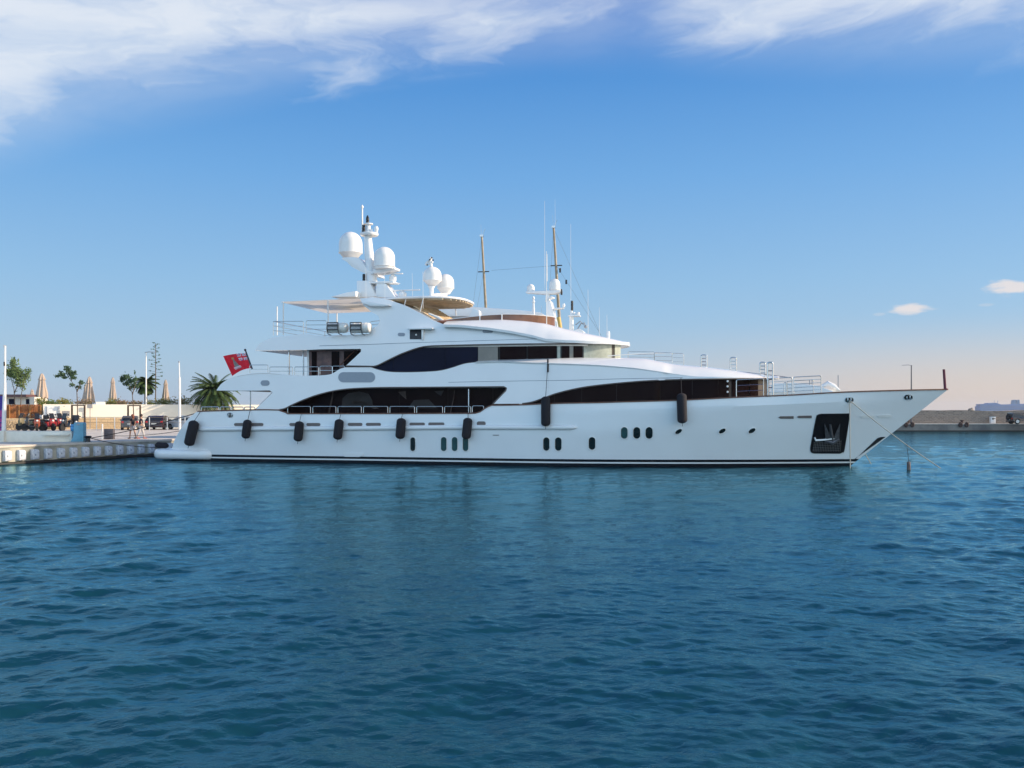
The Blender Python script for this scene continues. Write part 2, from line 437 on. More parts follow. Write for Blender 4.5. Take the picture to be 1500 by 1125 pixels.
# inner bulwark and decks
mb = MB()
topline = [r[-1] for r in hgrid]
deckz = lambda x: 2.3 if x < -8 else 2.3+0.13*(x+8)
ins = [(x, max(0.0, y-0.16), z) for x, y, z in topline if y > .45]
for sg in (-1, 1):
    vs = []
    for (x, y, z) in ins:
        zd = min(z-.05, deckz(x))
        for k in range(5):
            zq = lerp(z-.02, zd, k/4); vs.append((x, sg*max(0.0, min(y, hb(x, zq)-.16)), zq))
    mb.add(vs, [(5*i+k, 5*i+5+k, 5*i+6+k, 5*i+1+k) for i in range(len(ins)-1) for k in range(4)], 0)
vs = []
for (x, y, z) in ins:
    y = max(0.0, min(y, hb(x, deckz(x))-.16)); vs += [(x, -y, min(z-.05, deckz(x))), (x, y, min(z-.05, deckz(x)))]
mb.add(vs, [(2*i, 2*i+1, 2*i+3, 2*i+2) for i in range(len(ins)-1)], 1)
mb.build('main_deck', [WHITE, mat('teak_deck', (0.34, 0.22, 0.13), 0.6, var=0.3, vscale=8)], yacht, smooth=False, recalc=False)
# cap rail
mb = MB()
for sg in (-1, 1):
    vs = []
    for (x, y, z) in topline:
        vs += [(x, sg*(y+0.035), z-0.035), (x, sg*(y+0.035), z+0.035), (x, sg*max(0, y-0.2), z+0.035), (x, sg*max(0, y-0.2), z-0.035)]
    fs = []
    for i in range(len(topline)-1):
        for k in range(4): fs.append((4*i+k, 4*i+(k+1)%4, 4*i+4+(k+1)%4, 4*i+4+k))
    mb.add(vs, fs)
mb.build('cap_rail', TEAK, yacht, smooth=True, angle=40)
# rub rail
rr_px = [(289, 628.8), (360, 628.2), (500, 627.6), (660, 626), (760, 626), (846, 626)]
rq = [UB(p[0], p[1], hb) for p in rr_px]
mb = MB(); rx = [v.x for v in rq]; rz = [v.z for v in rq]
X = np.linspace(rx[0], rx[-1], 120)
for sg in (-1, 1):
    mb = MB()
    pts = []; rs = []
    for x in X:
        z = float(np.interp(x, rx, rz)); e = min(x-X[0], X[-1]-x); r = 0.15*math.sqrt(clamp(e/0.3)+0.02)
        pts.append((x, sg*(hb(x, z)+0.01), z)); rs.append(r)
    mb.tube(pts, rs, 12, flat=0.95); mb.build('rub_rail', WHITE, yacht)
# swim platform
px0 = U(221.5, 664, -4.0).x; px1 = U(313, 664, -4.2).x
def plan_round(x0, x1, hw, r):
    o = []
    for (cx, cy, a0) in ((x1-r, hw-r, 0), (x0+r, hw-r, 90), (x0+r, -hw+r, 180), (x1-r, -hw+r, 270)):
        for k in range(9):
            a = R(a0+90*k/8); o.append((cx+r*math.cos(a), cy+r*math.sin(a)))
    return o
def soft_slab(mb, outline, z0, z1, rad, mi=0):
    n = len(outline); cx = sum(p[0] for p in outline)/n; cy = sum(p[1] for p in outline)/n
    rings = []
    for k in range(7):
        a = -math.pi/2+math.pi*k/6; ins_ = rad*(1-math.cos(a)); z = (z0+z1)/2+((z1-z0)/2)*math.sin(a)
        ring = []
        for (x, y) in outline:
            d = math.hypot(x-cx, y-cy); ring.append((x-(x-cx)/d*ins_, y-(y-cy)/d*ins_, z))
        rings.append(ring)
    vs = [p for r_ in rings for p in r_]; m = len(rings)
    fs = [(j*n+i, j*n+(i+1)%n, (j+1)*n+(i+1)%n, (j+1)*n+i) for j in range(m-1) for i in range(n)]
    fs += [tuple(range(n-1, -1, -1)), tuple((m-1)*n+i for i in range(n))]
    mb.add(vs, fs, mi)
mb = MB(); soft_slab(mb, plan_round(px0, px1, 4.35, 0.9), 0.10, 0.72, 0.22)
mb.build('swim_platform', HULLW, yacht, angle=60)
mb = MB(); mb.tube([U(228, 652.5, -3.7), U(231, 652, -3.7), U(243, 652.5, -3.7), U(246, 653.5, -3.7)], [0.1, 0.19, 0.19, 0.1], 12)
r_ = single(mb, 'fender', BLACKR, 'small black roll fender lying on the swim platform at the stern', 'fender', U(237, 653, -3.7), 'Y', angle=60)

# ---------------------------------------------------------------- level B: main-level side shells
def B1(x, z=4.0):
    b = hb(x, 3.3)-0.05
    xf = -3.8; L = 6.2
    if x > xf-L:
        t = clamp((x-(xf-L))/L); b = min(b, 3.75*math.sqrt(max(0.0, 1-t**2.3)))
    return b
def B1s(x, z=4.0): return max(0.02, B1(x)-0.10*max(0, z-3.3))
LB = [(696, 530.5), (730, 529), (765, 530.5), (800, 531.8), (840, 533), (880, 534.9), (929, 538.9), (962, 543.6), (997, 549), (1020, 551.6), (1066, 552.3), (1122, 553.3)]
aftT = [(317.4, 571, 'c'), (325, 561.5), (337, 554.3), (358, 548.8), (386, 546.4), (411, 548), (440, 550.3), (477, 549.4), (489, 545.9), (497, 541), (505, 538.2, 'c'), (543.5, 537.6, 'c'),
        (555.5, 541.6), (573, 544.6), (604, 545), (640, 543.2), (660, 539), (680, 532.6), (696, 530.5, 'c')]
botB = [(1122, 554.4), (1066, 555), (978, 556.5), (920, 560), (860, 566.5), (820, 575), (798, 582.5), (780, 588.8), (765, 591.2, 'c'), (722, 591.6, 'c'), (741, 572, 'c'), (742, 568.6, 'c'), (738, 566.4, 'c'),
        (620, 567.3), (560, 567.6), (520, 569), (494, 571.6), (470, 577), (450, 583.6), (430, 592), (418, 598), (409, 600.2, 'c'), (374, 599.8, 'c'), (399, 575, 'c'), (395.5, 572.2, 'c'), (317.4, 572.4, 'c')]
outB = pxout(crom(aftT, 4)+[(p[0], p[1]) for p in LB[1:]]+crom(botB, 4), B1s)
side_pair('main_deck_side', outB, B1s, WHITE, yacht, thick=0.2, step=0.4)
# trim line of the openings in dark sealant
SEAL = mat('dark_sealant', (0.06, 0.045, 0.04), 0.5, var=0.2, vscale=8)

def roof_loft(mb, x0, x1, bf, lo, up, frac=0.66, n=90, camber=0.12, under=0.05, mi=0):
    X = np.linspace(0, 1, n); X = x0+(x1-x0)*(1-(1-X)**1.8)
    rows = []
    for x in X:
        B = bf(x, 5); zl = lo(x); zu = max(up(x), zl+0.03)
        half = [(0, zl-under), (B-0.02, zl-under)]
        for t in np.linspace(0, 1, 9):
            y = B*(1-(1-frac)*t); z = zl+(zu-zl)*(math.sin(t*math.pi/2)**0.9)
            half.append((y, z))
        half.append((B*frac*0.5, zu+camber*0.7)); half.append((0, zu+camber))
        rows.append([(x, -y, z) for y, z in half]+[(x, y, z) for y, z in reversed(half[1:-1])])
    m = len(rows[0])
    vs = [p for r in rows for p in r]
    fs = [(i*m+k, i*m+(k+1)%m, (i+1)*m+(k+1)%m, (i+1)*m+k) for i in range(len(rows)-1) for k in range(m)]
    fs += [tuple(range(m)), tuple((len(rows)-1)*m+k for k in range(m-1, -1, -1))]
    return mb.add(vs, fs, mi)
silB = [(696, 529), (730, 527.2), (792, 525), (852, 524), (919, 524.5), (945, 525.5), (965, 529.5), (985, 533.5), (1001, 535.4), (1036, 538.4), (1075, 543.2), (1100, 546.8), (1114, 549.2), (1126, 552.6)]
loB = pxfun(LB, B1s); upB = pxfun(silB, B1s, 0, 0.70)
xB0 = UB(697, 530, B1s).x
mb = MB(); roof_loft(mb, xB0, -3.82, B1s, loB, upB, 0.70)
mb.build('foredeck_roof', WHITE, yacht, angle=30)
# upper deck slab (ceiling of the side decks, floor of the upper deck)
def deck_slab(mb, x0, x1, bf, z0, z1, inset=0.12, n=60, mi=0):
    X = np.linspace(x0, x1, n)
    ol = [(x, -(bf(x, z0)-inset)) for x in X]+[(x, (bf(x, z0)-inset)) for x in X[::-1]]
    return mb.slab(ol, z0, z1, mi)
xt0 = UB(319, 571, B1s).x
mb = MB(); deck_slab(mb, xt0, -18.6, B1s, 4.46, 4.58)
mb.build('upper_deck', WHITE, yacht, smooth=False)
# stern closing of the upper deck between the two wings
mb = MB()
vq = [UB(p[0], p[1], B1s) for p in crom(aftT[:6], 4)]
vs = []
for v in vq: vs += [(v.x+0.02, -(B1s(v.x)-0.1), v.z-0.02), (v.x+0.02, B1s(v.x)-0.1, v.z-0.02)]
mb.add(vs, [(2*i, 2*i+1, 2*i+3, 2*i+2) for i in range(len(vq)-1)])
mb.build('stern_coaming', WHITE, yacht)

# glass of the main deck
def ypane(name, pxs, bf, inset, ztop, zbot, m_, label=None, parent=None):
    """one flat-sided pane between pixel columns; returns mesh"""
    x0 = UB(pxs[0], 585, bf, -inset).x; x1 = UB(pxs[1], 585, bf, -inset).x
    g = 0.012
    mb = MB(); side_panel(mb, [(x0+g, zbot), (x1-g, zbot), (x1-g, ztop), (x0+g, ztop)], bf, off=-inset, thick=0.05, step=0.4)
    o = mb.build(name, m_, parent or yacht)
    if label: o['label'] = label
    return o
Bh = lambda x, z=3: hb(x, 3.3)
for a, b in ((414, 468), (468, 516), (516, 585), (585, 656), (656, 687), (687, 722), (722, 748)):
    ypane('saloon_window', (a, b), Bh, 1.15, 4.46, 2.3, GLASSD)
# dark backing wall behind the panes / mullions
mb = MB()
x0 = UB(410, 585, Bh, -1.2).x; x1 = UB(760, 585, Bh, -1.2).x
side_panel(mb, [(x0, 2.3), (x1, 2.3), (x1, 4.46), (x0, 4.46)], Bh, off=-1.21, thick=0.1, step=0.6)
mb.box((x0, -3.1, 2.3), (x0+0.1, 3.1, 4.46))
mb.build('saloon_wall', mat('saloon_wall_paint', (0.10, 0.085, 0.08), 0.4, var=0.2, vscale=3), yacht, smooth=False)
# interior glimpses seen through the saloon glass: pale curtains and curved sofa back
for a, w in ((486, 1.5), (664, .9)):
    c = UB(a, 580, Bh, -1.05); s_ = scale_at(a, -3.3)
    mb = MB()
    pts = [(c.x-0.25, c.y-0.055, 2.5), (c.x-0.1, c.y-0.055, 3.3), (c.x+0.05, c.y-0.055, 3.9), (c.x+0.1, c.y-0.055, 4.35)]
    mb.tube(pts, [0.03*w, 0.035*w, 0.03*w, 0.02*w], 6, flat=1)
    mb.build('curtain', mat('brown_curtain', (0.06, 0.04, 0.034), 0.7, var=0.3, vscale=4), yacht)
B1w = lambda x, z=4: max(.02, B1(x+.45)-.10*max(0, z-3.3))
fw = [(768, 812), (812, 852), (852, 903), (903, 967), (967, 1014), (1014, 1052), (1052, 1068)]
for a, b in fw:
    ypane('forward_window', (a, b), B1w, 0.10, 5.0, 3.0, GLASSD)
mb = MB()
for a in (1062, 1075, 1098, 1112):
    c = UB(a, 568, B1, -0.06); s_ = scale_at(a, -3)
mb = MB()
x0 = UB(766, 570, B1).x
side_panel(mb, [(x0, 3.0), (-4.4, 3.0), (-4.4, 4.9), (x0, 4.9)], B1w, off=-0.17, thick=0.1, step=0.25)
mb.build('forward_house_wall', mat('dark_house_wall', (0.02, 0.013, 0.014), 0.3, var=0.3, vscale=2), yacht)
for a, b in ((1072, 1080), (1080, 1098), (1098, 1112)):
    x0 = UB(a, 570, B1).x; x1 = UB(b, 570, B1).x
    mb = MB(); side_panel(mb, [(x0+.03, 3.3), (x1-.03, 3.3), (x1-.03, 4.85), (x0+.03, 4.85)], B1w, off=-0.1, thick=0.05, step=0.2)
    mb.build('curved_front_window', GLASSD, yacht)
for a, yy in ((1065.8, 558.5), (1065.8, 566), (1065.8, 574)):
    c = UB(a, yy, B1, -0.06); mb = MB(); mb.lathe(c, [(0.05, -.03), (0.06, 0), (0.05, .03)], 10, M=Matrix.Rotation(R(90), 3, 'X'))
    mb.build('deck_light', WMETAL, yacht)

# ---------------------------------------------------------------- level C/D: upper deck and bridge
def B2(x, z=6.5):
    b = 4.15 if x < -26 else lerp(4.15, 3.55, clamp((x+26)/8.0))
    xf = -12.5; L = 5.2
    if x > xf-L:
        t = clamp((x-(xf-L))/L); b = min(b, 3.55*math.sqrt(max(0.0, 1-t**2.2)))
    b -= 0.28*clamp((-34-x)/7.0)**2
    return max(0.02, b-0.22*max(0.0, z-6.9))
LD = [(652, 476), (680, 477), (720, 481), (750, 485.3), (780, 491), (800, 496.6), (830, 498.5), (870, 500.4), (916, 502.6)]
topD = [(373.5, 513, 'c'), (380, 504), (389, 498.8), (402, 494.2), (430, 491.2), (446, 489.2), (478, 493, 'c'), (541, 489, 'c'), (541, 485, 'c'), (549, 480), (556, 472), (554, 463), (545, 457.5, 'c'), (533, 447), (527, 437, 'c'),
        (554, 436, 'c'), (571, 440, 'c'), (592, 447), (615, 458), (635, 469), (652, 476, 'c')]
botD = [(916, 503.6), (820, 503.6), (760, 504), (700, 505), (650, 506.2), (620, 508), (594, 516), (575, 524.4), (556, 534), (547.7, 536.6, 'c'), (506.5, 536, 'c'), (528.5, 515.5, 'c'), (528.8, 512, 'c'), (526, 511, 'c'), (470, 511.6, 'c'), (446, 512.6), (373.5, 513.8, 'c')]
outD = pxout(crom(topD, 4)+[(p[0], p[1]) for p in LD[1:]]+crom(botD, 4), B2)
side_pair('upper_deck_side', outD, B2, WHITE, yacht, thick=0.22, step=0.4)
silD = [(652, 471.5), (680, 470.5), (700, 469.8), (740, 469), (770, 471), (800, 474.6), (830, 482.5), (854, 487.8), (880, 493), (900, 497.5), (914, 501)]
loD = pxfun(LD, B2); upD = pxfun(silD, B2, 0, 0.68)
xD0 = UB(652, 476, B2).x
B2o = lambda x, z=6.5: B2(x-0.12, 6.9)+0.10
mb = MB(); roof_loft(mb, xD0, -12.42, B2o, loD, upD, 0.68, camber=0.05, under=0.14)
mb.build('bridge_roof', WHITE, yacht, angle=30)
xd0 = UB(375, 513.5, B2).x
mb = MB(); deck_slab(mb, xd0, -14.5, B2, 6.84, 6.97)
mb.build('sun_deck', mat('cream_headliner', (0.70, 0.66, 0.60), 0.5, var=0.05, vscale=2), yacht, smooth=False)
mb = MB()
vq = [UB(p[0], p[1], B2) for p in crom(topD[:6], 4)]; vs = []
for v in vq: vs += [(v.x+0.02, -(B2(v.x, v.z)-0.1), v.z-0.02), (v.x+0.02, B2(v.x, v.z)-0.1, v.z-0.02)]
mb.add(vs, [(2*i, 2*i+1, 2*i+3, 2*i+2) for i in range(len(vq)-1)])
mb.build('sun_deck_coaming', WHITE, yacht)
# aft saloon of the upper deck: recessed mahogany wall with dark doors
xw = U(453, 530, -3.0).x; xe = U(560, 530, -3.0).x
mb = MB(); mb.box((xw, -3.0, 4.58), (xe, 3.0, 6.84))
mb.build('sky_lounge_wall', MAHOG, yacht, smooth=False)
for a, b in ((457, 464), (486, 497), (504, 530)):
    u0 = U(a, 530, -3.0).x; u1 = U(b, 530, -3.0).x; mb = MB(); mb.box((u0, -3.03, 4.65), (u1, -3.003, 6.75))
    mb.build('sliding_door', GLASSD, yacht, smooth=False, bevel=0.0)
mb = MB(); v0 = U(497, 536, -3.4); v1 = U(521, 512, -3.4); mb.tube([v0, v1], 0.035, 8); 
mb.build('stair_rail', TEAK, yacht)
mb = MB(); mb.box((xw-.12, -3.05, 4.58), (xw, 3.05, 6.84)); mb.build('wall_edge_trim', WHITE, yacht, smooth=False)
# upper windows, flush
up_ = [(545, 576, GLASSN), (576, 652, GLASSN), (652, 700, GLASSN), (700, 729.5, GLASSB), (732, 771, GLASSD), (773, 815, GLASSD), (816, 821, GLASSP), (823, 834, GLASSD), (834, 840, GLASSB), (840, 853, GLASSD)]
for a, b, m_ in up_: ypane('bridge_deck_window', (a, b), B2, 0.12, 7.1, 5.0, m_)
for a, b, m_ in ((855, 896, GLASSP), (900.5, 909, GLASSP)):
    x0 = UB(a, 515, B2, -0.25).x; x1 = UB(b, 515, B2, -0.25).x
    mb = MB(); side_panel(mb, [(x0, 5.6), (x1, 5.6), (x1, 7.05), (x0, 7.05)], B2, off=-0.25, thick=0.05, step=0.15)
    mb.build('bridge_window', m_, yacht)
mb = MB(); x0 = UB(540, 520, B2).x
side_panel(mb, [(x0, 5.0), (-12.85, 5.0), (-12.85, 7.02), (x0, 7.02)], lambda x, z=6: B2(x, 6), off=-0.31, thick=0.1, step=0.2)
mb.build('bridge_wall', mat('dark_bridge_wall', (0.015, 0.013, 0.015), 0.35, var=0.3, vscale=2), yacht)
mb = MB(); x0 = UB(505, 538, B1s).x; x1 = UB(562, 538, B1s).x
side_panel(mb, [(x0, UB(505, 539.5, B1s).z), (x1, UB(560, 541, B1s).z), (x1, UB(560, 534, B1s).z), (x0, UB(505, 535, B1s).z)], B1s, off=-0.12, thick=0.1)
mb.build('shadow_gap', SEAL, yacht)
# panel seams on the shells
for pts, bf in (([(657, 560), (740, 558.3), (840, 557), (918, 554.6), (1000, 553.2)], B1s), ([(468, 506.5), (540, 504.5), (620, 501.6), (700, 499), (790, 496.3)], B2)):
    q = [UB(a, b, bf, 0.0) for a, b in pts]
    X = np.linspace(q[0].x, q[-1].x, 40)
    P3 = [(x, -(bf(x, float(np.interp(x, [v.x for v in q], [v.z for v in q])))+0.002), float(np.interp(x, [v.x for v in q], [v.z for v in q]))) for x in X]
    mb = MB(); mb.tube(P3, 0.012, 6); mb.build('panel_seam', mat('blue_grey_seam', (0.12, 0.16, 0.22), 0.5), yacht)

# rounded dark edge of every opening in the white sides
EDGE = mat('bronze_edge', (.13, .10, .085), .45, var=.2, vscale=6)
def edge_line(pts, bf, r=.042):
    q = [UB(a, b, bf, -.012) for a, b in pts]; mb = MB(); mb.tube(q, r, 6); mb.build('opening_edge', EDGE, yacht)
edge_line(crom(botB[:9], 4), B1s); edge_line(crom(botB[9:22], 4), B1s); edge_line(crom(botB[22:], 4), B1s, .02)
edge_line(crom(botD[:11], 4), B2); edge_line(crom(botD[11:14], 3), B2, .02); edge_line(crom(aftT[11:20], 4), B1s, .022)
# dim interior glimpses behind the saloon glass
BRN = mat('dim_interior', (.014, .009, .008), .6, col2=(.012, .008, .008), vscale=1.5)
def glimpse(pts, m_=BRN):
    q = [UB(a, b, Bh, -1.12) for a, b in pts]; mb = MB(); n = len(q)
    mb.add(q+[v+Vector((0, .02, 0)) for v in q], [tuple(range(n)), tuple(range(2*n-1, n-1, -1))]+[(i, (i+1) % n, (i+1) % n+n, i+n) for i in range(n)]); mb.build('cabin_furniture', m_, yacht, smooth=False)
glimpse([(500, 597), (502, 583), (510, 576), (526, 573.5), (540, 577), (545, 586), (546, 597)])
glimpse([(515, 588), (528, 587), (540, 591), (555, 598), (548, 599), (535, 594), (516, 592)], MATS['brown_curtain'])
glimpse([(583, 574), (594, 573), (595, 585), (589, 580)], MATS['brown_curtain']); glimpse([(636, 573), (650, 572), (646, 580), (641, 577)]); glimpse([(598, 598), (606, 586), (628, 585), (640, 598)])
v = UB(686.6, 590, Bh, -.9); mb = MB(); mb.tube([(v.x, v.y, 2.4), (v.x, v.y, 4.4)], .035, 8); mb.build('deck_post', STEEL, yacht)

# small fittings set into the sides: (name, centre px, py, w, h, surface, material)
def stick(name, outline_px, bf, m_, off=0.025, thick=0.06, parent=None, label=None, step=0.2, frame=None):
    par = parent or yacht
    o_ = pxout(outline_px, bf)
    mb = MB(); side_panel(mb, o_, bf, off=off, thick=thick, step=step, mirror=False)
    o = mb.build(name, m_, par, angle=25)
    if label: o['label'] = label
    if frame:
        cx = sum(p[0] for p in outline_px)/len(outline_px); cy = sum(p[1] for p in outline_px)/len(outline_px)
        ring = [UB(cx+(p[0]-cx)*1.0, cy+(p[1]-cy)*1.0, bf, 0.02) for p in outline_px]
        mb = MB(); mb.tube(ring+[ring[0]], 0.022, 6, cap=False); mb.build('frame', frame, o)
    return o
for (x, y, w, h, m_) in ((604.7, 650.7, 8, 21, GLASSK), (650, 650.5, 9, 21.5, GLASSG), (666, 650.5, 9, 21.5, GLASSG), (682, 650.5, 9, 21.5, GLASSG),
                         (800.3, 650.5, 10, 20.5, GLASSK), (817.8, 650.5, 10.4, 20.5, GLASSK), (867.2, 649.6, 10.6, 19.5, GLASSK),
                         (914.4, 634.2, 10.8, 18, GLASSG), (932.7, 634.2, 11.3, 18, GLASSK), (950.8, 634.2, 11.4, 18, GLASSK)):
    stick('porthole', stadium(x, y, w, h), hb, m_, frame=WMETAL)
for (x, y) in ((994, 632.2), (1058, 631.4), (1101.5, 631)):
    o_ = [(x+5.4*math.cos(R(a))+1.0*math.sin(R(a)), y-4.0*math.sin(R(a))-1.3*math.cos(R(a))) for a in range(0, 360, 20)]
    stick('round_porthole', o_, hb, GLASSK, frame=WMETAL)
for (x0, x1, y) in ((343, 386, 621.8), (424, 445, 621.8), (449, 469.5, 621.8), (509.5, 531, 621.6), (536, 558, 621.6), (600, 622.5, 621.2), (627.5, 651, 621.0)):
    stick('scupper_grille', stadium((x0+x1)/2, y, x1-x0, 4.4, 3), hb, BROWNSLOT)
stick('oval_vent', stadium(705, 620.4, 13, 6.4), hb, BROWNSLOT)
stick('engine_room_vent', stadium(522.6, 552.6, 54, 15), B1s, GREYP, off=0.02)
for (x, y, w, h, bf) in ((388.5, 561, 13, 8, B1s), (588, 490, 10.5, 5, B2), (714.5, 485.3, 15, 5, B2)):
    stick('flush_light', stadium(x, y, w, h), bf, GREYP, off=0.02)
stick('draught_mark', [(722, 637), (731, 637), (731, 637.8), (722, 637.8)], hb, SEAL)
for (x0, x1, y, m_) in ((1140, 1162.5, 611.8, BROWNSLOT), (1167, 1189, 611, BROWNSLOT), (1260, 1280, 610.6, WMETAL), (1285, 1305.5, 610, WMETAL)):  # forward pair white: sunlight through the slots put into the colour
    o_ = [(x0, y-0.3), (x0+3, y-2), (x1, y-2.3), (x1, y+1.6), (x0+3, y+1.5)]
    stick('freeing_port', o_, hb, m_, off=0.035, thick=0.08)
for (x, y) in ((337, 608), (1244, 585.6), (1330.5, 582)):
    o = stick('hawse_hole', stadium(x, y, 12 if x > 400 else 8, 6.6, 8), hb, BLACKM, off=0.03, frame=STEEL)
    c = UB(x, y, hb, 0.06)
    for k in (-0.07, 0.09): mb = MB(); mb.box((c.x+k-0.02, c.y-0.02, c.z-0.11), (c.x+k+0.02, c.y+0.02, c.z+0.11)); mb.build('roller', STEEL, o, bevel=0.008)
# low exhaust outlet with splash
stick('exhaust_outlet', [(504, 666.5), (505, 664.3), (532, 664), (533, 667), (527, 669.3), (505, 669)], hb, WHITE, off=0.05, thick=0.1)
# anchor pocket, anchor, net
ap = [(1193.5, 664, 'c'), (1189.6, 663), (1187.4, 659.5), (1188.4, 650), (1195.5, 613), (1198, 608), (1203, 606.4, 'c'), (1245, 606, 'c'), (1237, 657), (1234.5, 662), (1230, 664.2, 'c')]
aps = crom(ap, 4)
POCK = mat('anchor_pocket_black', (0.006, 0.007, 0.010), 0.45, var=0.4, vscale=6, spec=.15)
pock = stick('anchor_pocket', aps, hb, POCK, off=0.014)
ring = [UB(a, b, hb, 0.02) for a, b in aps]; mb = MB(); mb.tube(ring+[ring[0]], 0.02, 6); mb.build('rim', BLACKM, pock)
def hp(x, y, off=0.06): return UB(x, y, hb, off)
ANC = mat('galvanised_anchor', (0.16, 0.155, 0.17), 0.45, 0.7, var=0.4, vscale=6)
mb = MB()
mb.tube([hp(1216, 622), hp(1217.5, 634), hp(1219, 646)], [0.06, 0.09, 0.13], 10)
for sg in (-1, 1):       # flukes
    a_ = hp(1219, 648, .05); b_ = hp(1219+sg*5, 634, .05); c_ = hp(1219+sg*11.5, 620, .05); d_ = hp(1219+sg*10, 642, .05)
    o_ = Vector((0, -0.12, 0)); vs = [a_, b_, c_, d_, a_+o_, b_+o_, c_+o_*.4, d_+o_]
    mb.add(vs, [(0,1,2,3), (7,6,5,4), (0,4,5,1), (1,5,6,2), (2,6,7,3), (3,7,4,0)])
mb.tube([hp(1208, 646), hp(1219, 648.5, .1), hp(1229, 643)], [0.08, 0.15, 0.08], 8)
anc = mb.build('anchor', ANC, pock, angle=30)
mb = MB(); mb.tube([hp(1193.5, 641), hp(1195, 645, .1), hp(1205, 644.5, .14), hp(1217, 643, .14), hp(1229, 641.3, .1)], [0.05, 0.06, 0.055, 0.05, 0.035], 8)
mb.build('pocket_lip', WHITE, pock)
mb = MB()
for i in range(17):
    x = 1192+2.45*i; mb.tube([hp(x+1.0, 647.5-0.15*i, .04), hp(x-0.6, 661.5, .035)], 0.009, 4)
for j in range(6): mb.tube([hp(1192-j*.4, 648.5+j*2.4, .04), hp(1232-j*.5, 646.5+j*2.7, .04)], 0.008, 4)
mb.build('pocket_net', mat('grey_cord', (0.16, 0.16, 0.16), 0.7), pock)
stick('stem_guard', [(1250.5, 675), (1285.5, 641.6), (1290, 640.2), (1297.5, 639.9), (1251, 673)][::1], lambda x, z: hb(x, z), BLACKM, off=0.02)
# bulbous transom details
for sg in (-1, 1):
    mb = MB()
    for k in range(7):
        z = 0.85+0.33*k; x = xt(z)+0.05
        mb.box((x-0.15, sg*2.9-0.5, z-0.16), (x+0.3, sg*2.9+0.5, z))
    mb.build('transom_steps', WHITE, yacht, smooth=False)
mb = MB(); mb.box((xt(1.2)-0.05, -1.7, 0.9), (xt(1.2)+0.2, 1.7, 2.6)); mb.build('garage_door', WHITE, yacht, bevel=0.05)

# ---------------------------------------------------------------- rails
def uframe(pts_bottom, h, r=0.02, mid=0, bf=None, rad=0.08):
    """one rounded steel rail frame between two deck points"""
    a, b = Vector(pts_bottom[0]), Vector(pts_bottom[1]); mb = MB(); up = Vector((0, 0, 1)); d = (b-a).normalized()
    L = (b-a).length; rad = min(rad, L/3, h/2); P_ = [a]
    for k in range(5):
        t = R(90*k/4); P_.append(a+up*(h-rad+rad*math.sin(t))+d*(rad-rad*math.cos(t)))
    for k in range(5):
        t = R(90*k/4); P_.append(b+up*(h-rad+rad*math.cos(t))-d*(rad-rad*math.sin(t)))
    P_.append(b); mb.tube(P_, r, 8)
    for k in range(mid): 
        z = h*(k+1)/(mid+1); mb.tube([a+up*z, b+up*z], r*0.7, 6)
    return mb
def rail_px(x0, x1, ytop, ybot, bf, off=-0.1, mid=0, name='handrail', r=0.022):
    a = UB(x0, ybot, bf, off); b = UB(x1, ybot, bf, off); h = UB(x0, ytop, bf, off).z-a.z
    m = uframe((a, b), h, r, mid); return m.build(name, STEEL, yacht, angle=60)
for u0, u1 in ((106, 276), (290, 462), (474, 648), (661, 842), (855, 1038), (1051, 1243), (1255, 1450)):
    rail_px(400+u0/5+0.3, 400+u1/5-0.3, 595.4, 605.8, hb, -0.1)
rail_px(692, 708.6, 594.6, 604, hb, -0.1)
for u0, u1 in ((295, 321.5), (323, 339), (340, 357), (358, 374)):
    rail_px(u0, u1-0.8, 596.2, 601.2, hb, -0.1, r=0.03)
for u0, u1 in ((30, 166), (180, 350), (366, 546), (556, 648), (650, 742)):
    x0 = 360+u0/5.114; x1 = 360+u1/5.114
    yb = 550 if u0 > 170 else 547; yb = 549 if u0 > 550 else yb; yt = 537.6 if u0 < 300 else (535.5 if u0 < 500 else 534.6)
    a = UB(x0, yb, B1s, -0.15); b = UB(x1, yb, B1s, -0.15)
    uframe((a, b), 0.52, 0.022, 1).build('handrail', STEEL, yacht, angle=60)
for u0, u1, yt, yb in ((205, 432, 470.6, 491), (452, 605, 469.6, 488.5)):
    x0 = 360+u0/5.114; x1 = 360+u1/5.114
    a = UB(x0, yb, B2, -0.35); b = UB(x1, yb, B2, -0.35)
    uframe((a, b), (yb-yt)*scale_at(x0, -4), 0.022, 2).build('handrail', STEEL, yacht, angle=60)
    a2 = Vector((a.x, -a.y, a.z)); b2 = Vector((b.x, -b.y, b.z))
    uframe((a2, b2), (yb-yt)*scale_at(x0, -4), 0.022, 2).build('handrail', STEEL, yacht, angle=60)
a = UB(400.3, 491, B2, -0.35); b = Vector((a.x, -a.y, a.z)); uframe((a, b), 0.85, 0.022, 2).build('handrail', STEEL, yacht, angle=60)
a = UB(542, 486, B2, -0.35); b = UB(560, 484, B2, -0.35); uframe((a, b), 0.6, 0.022, 2).build('handrail', STEEL, yacht, angle=60)
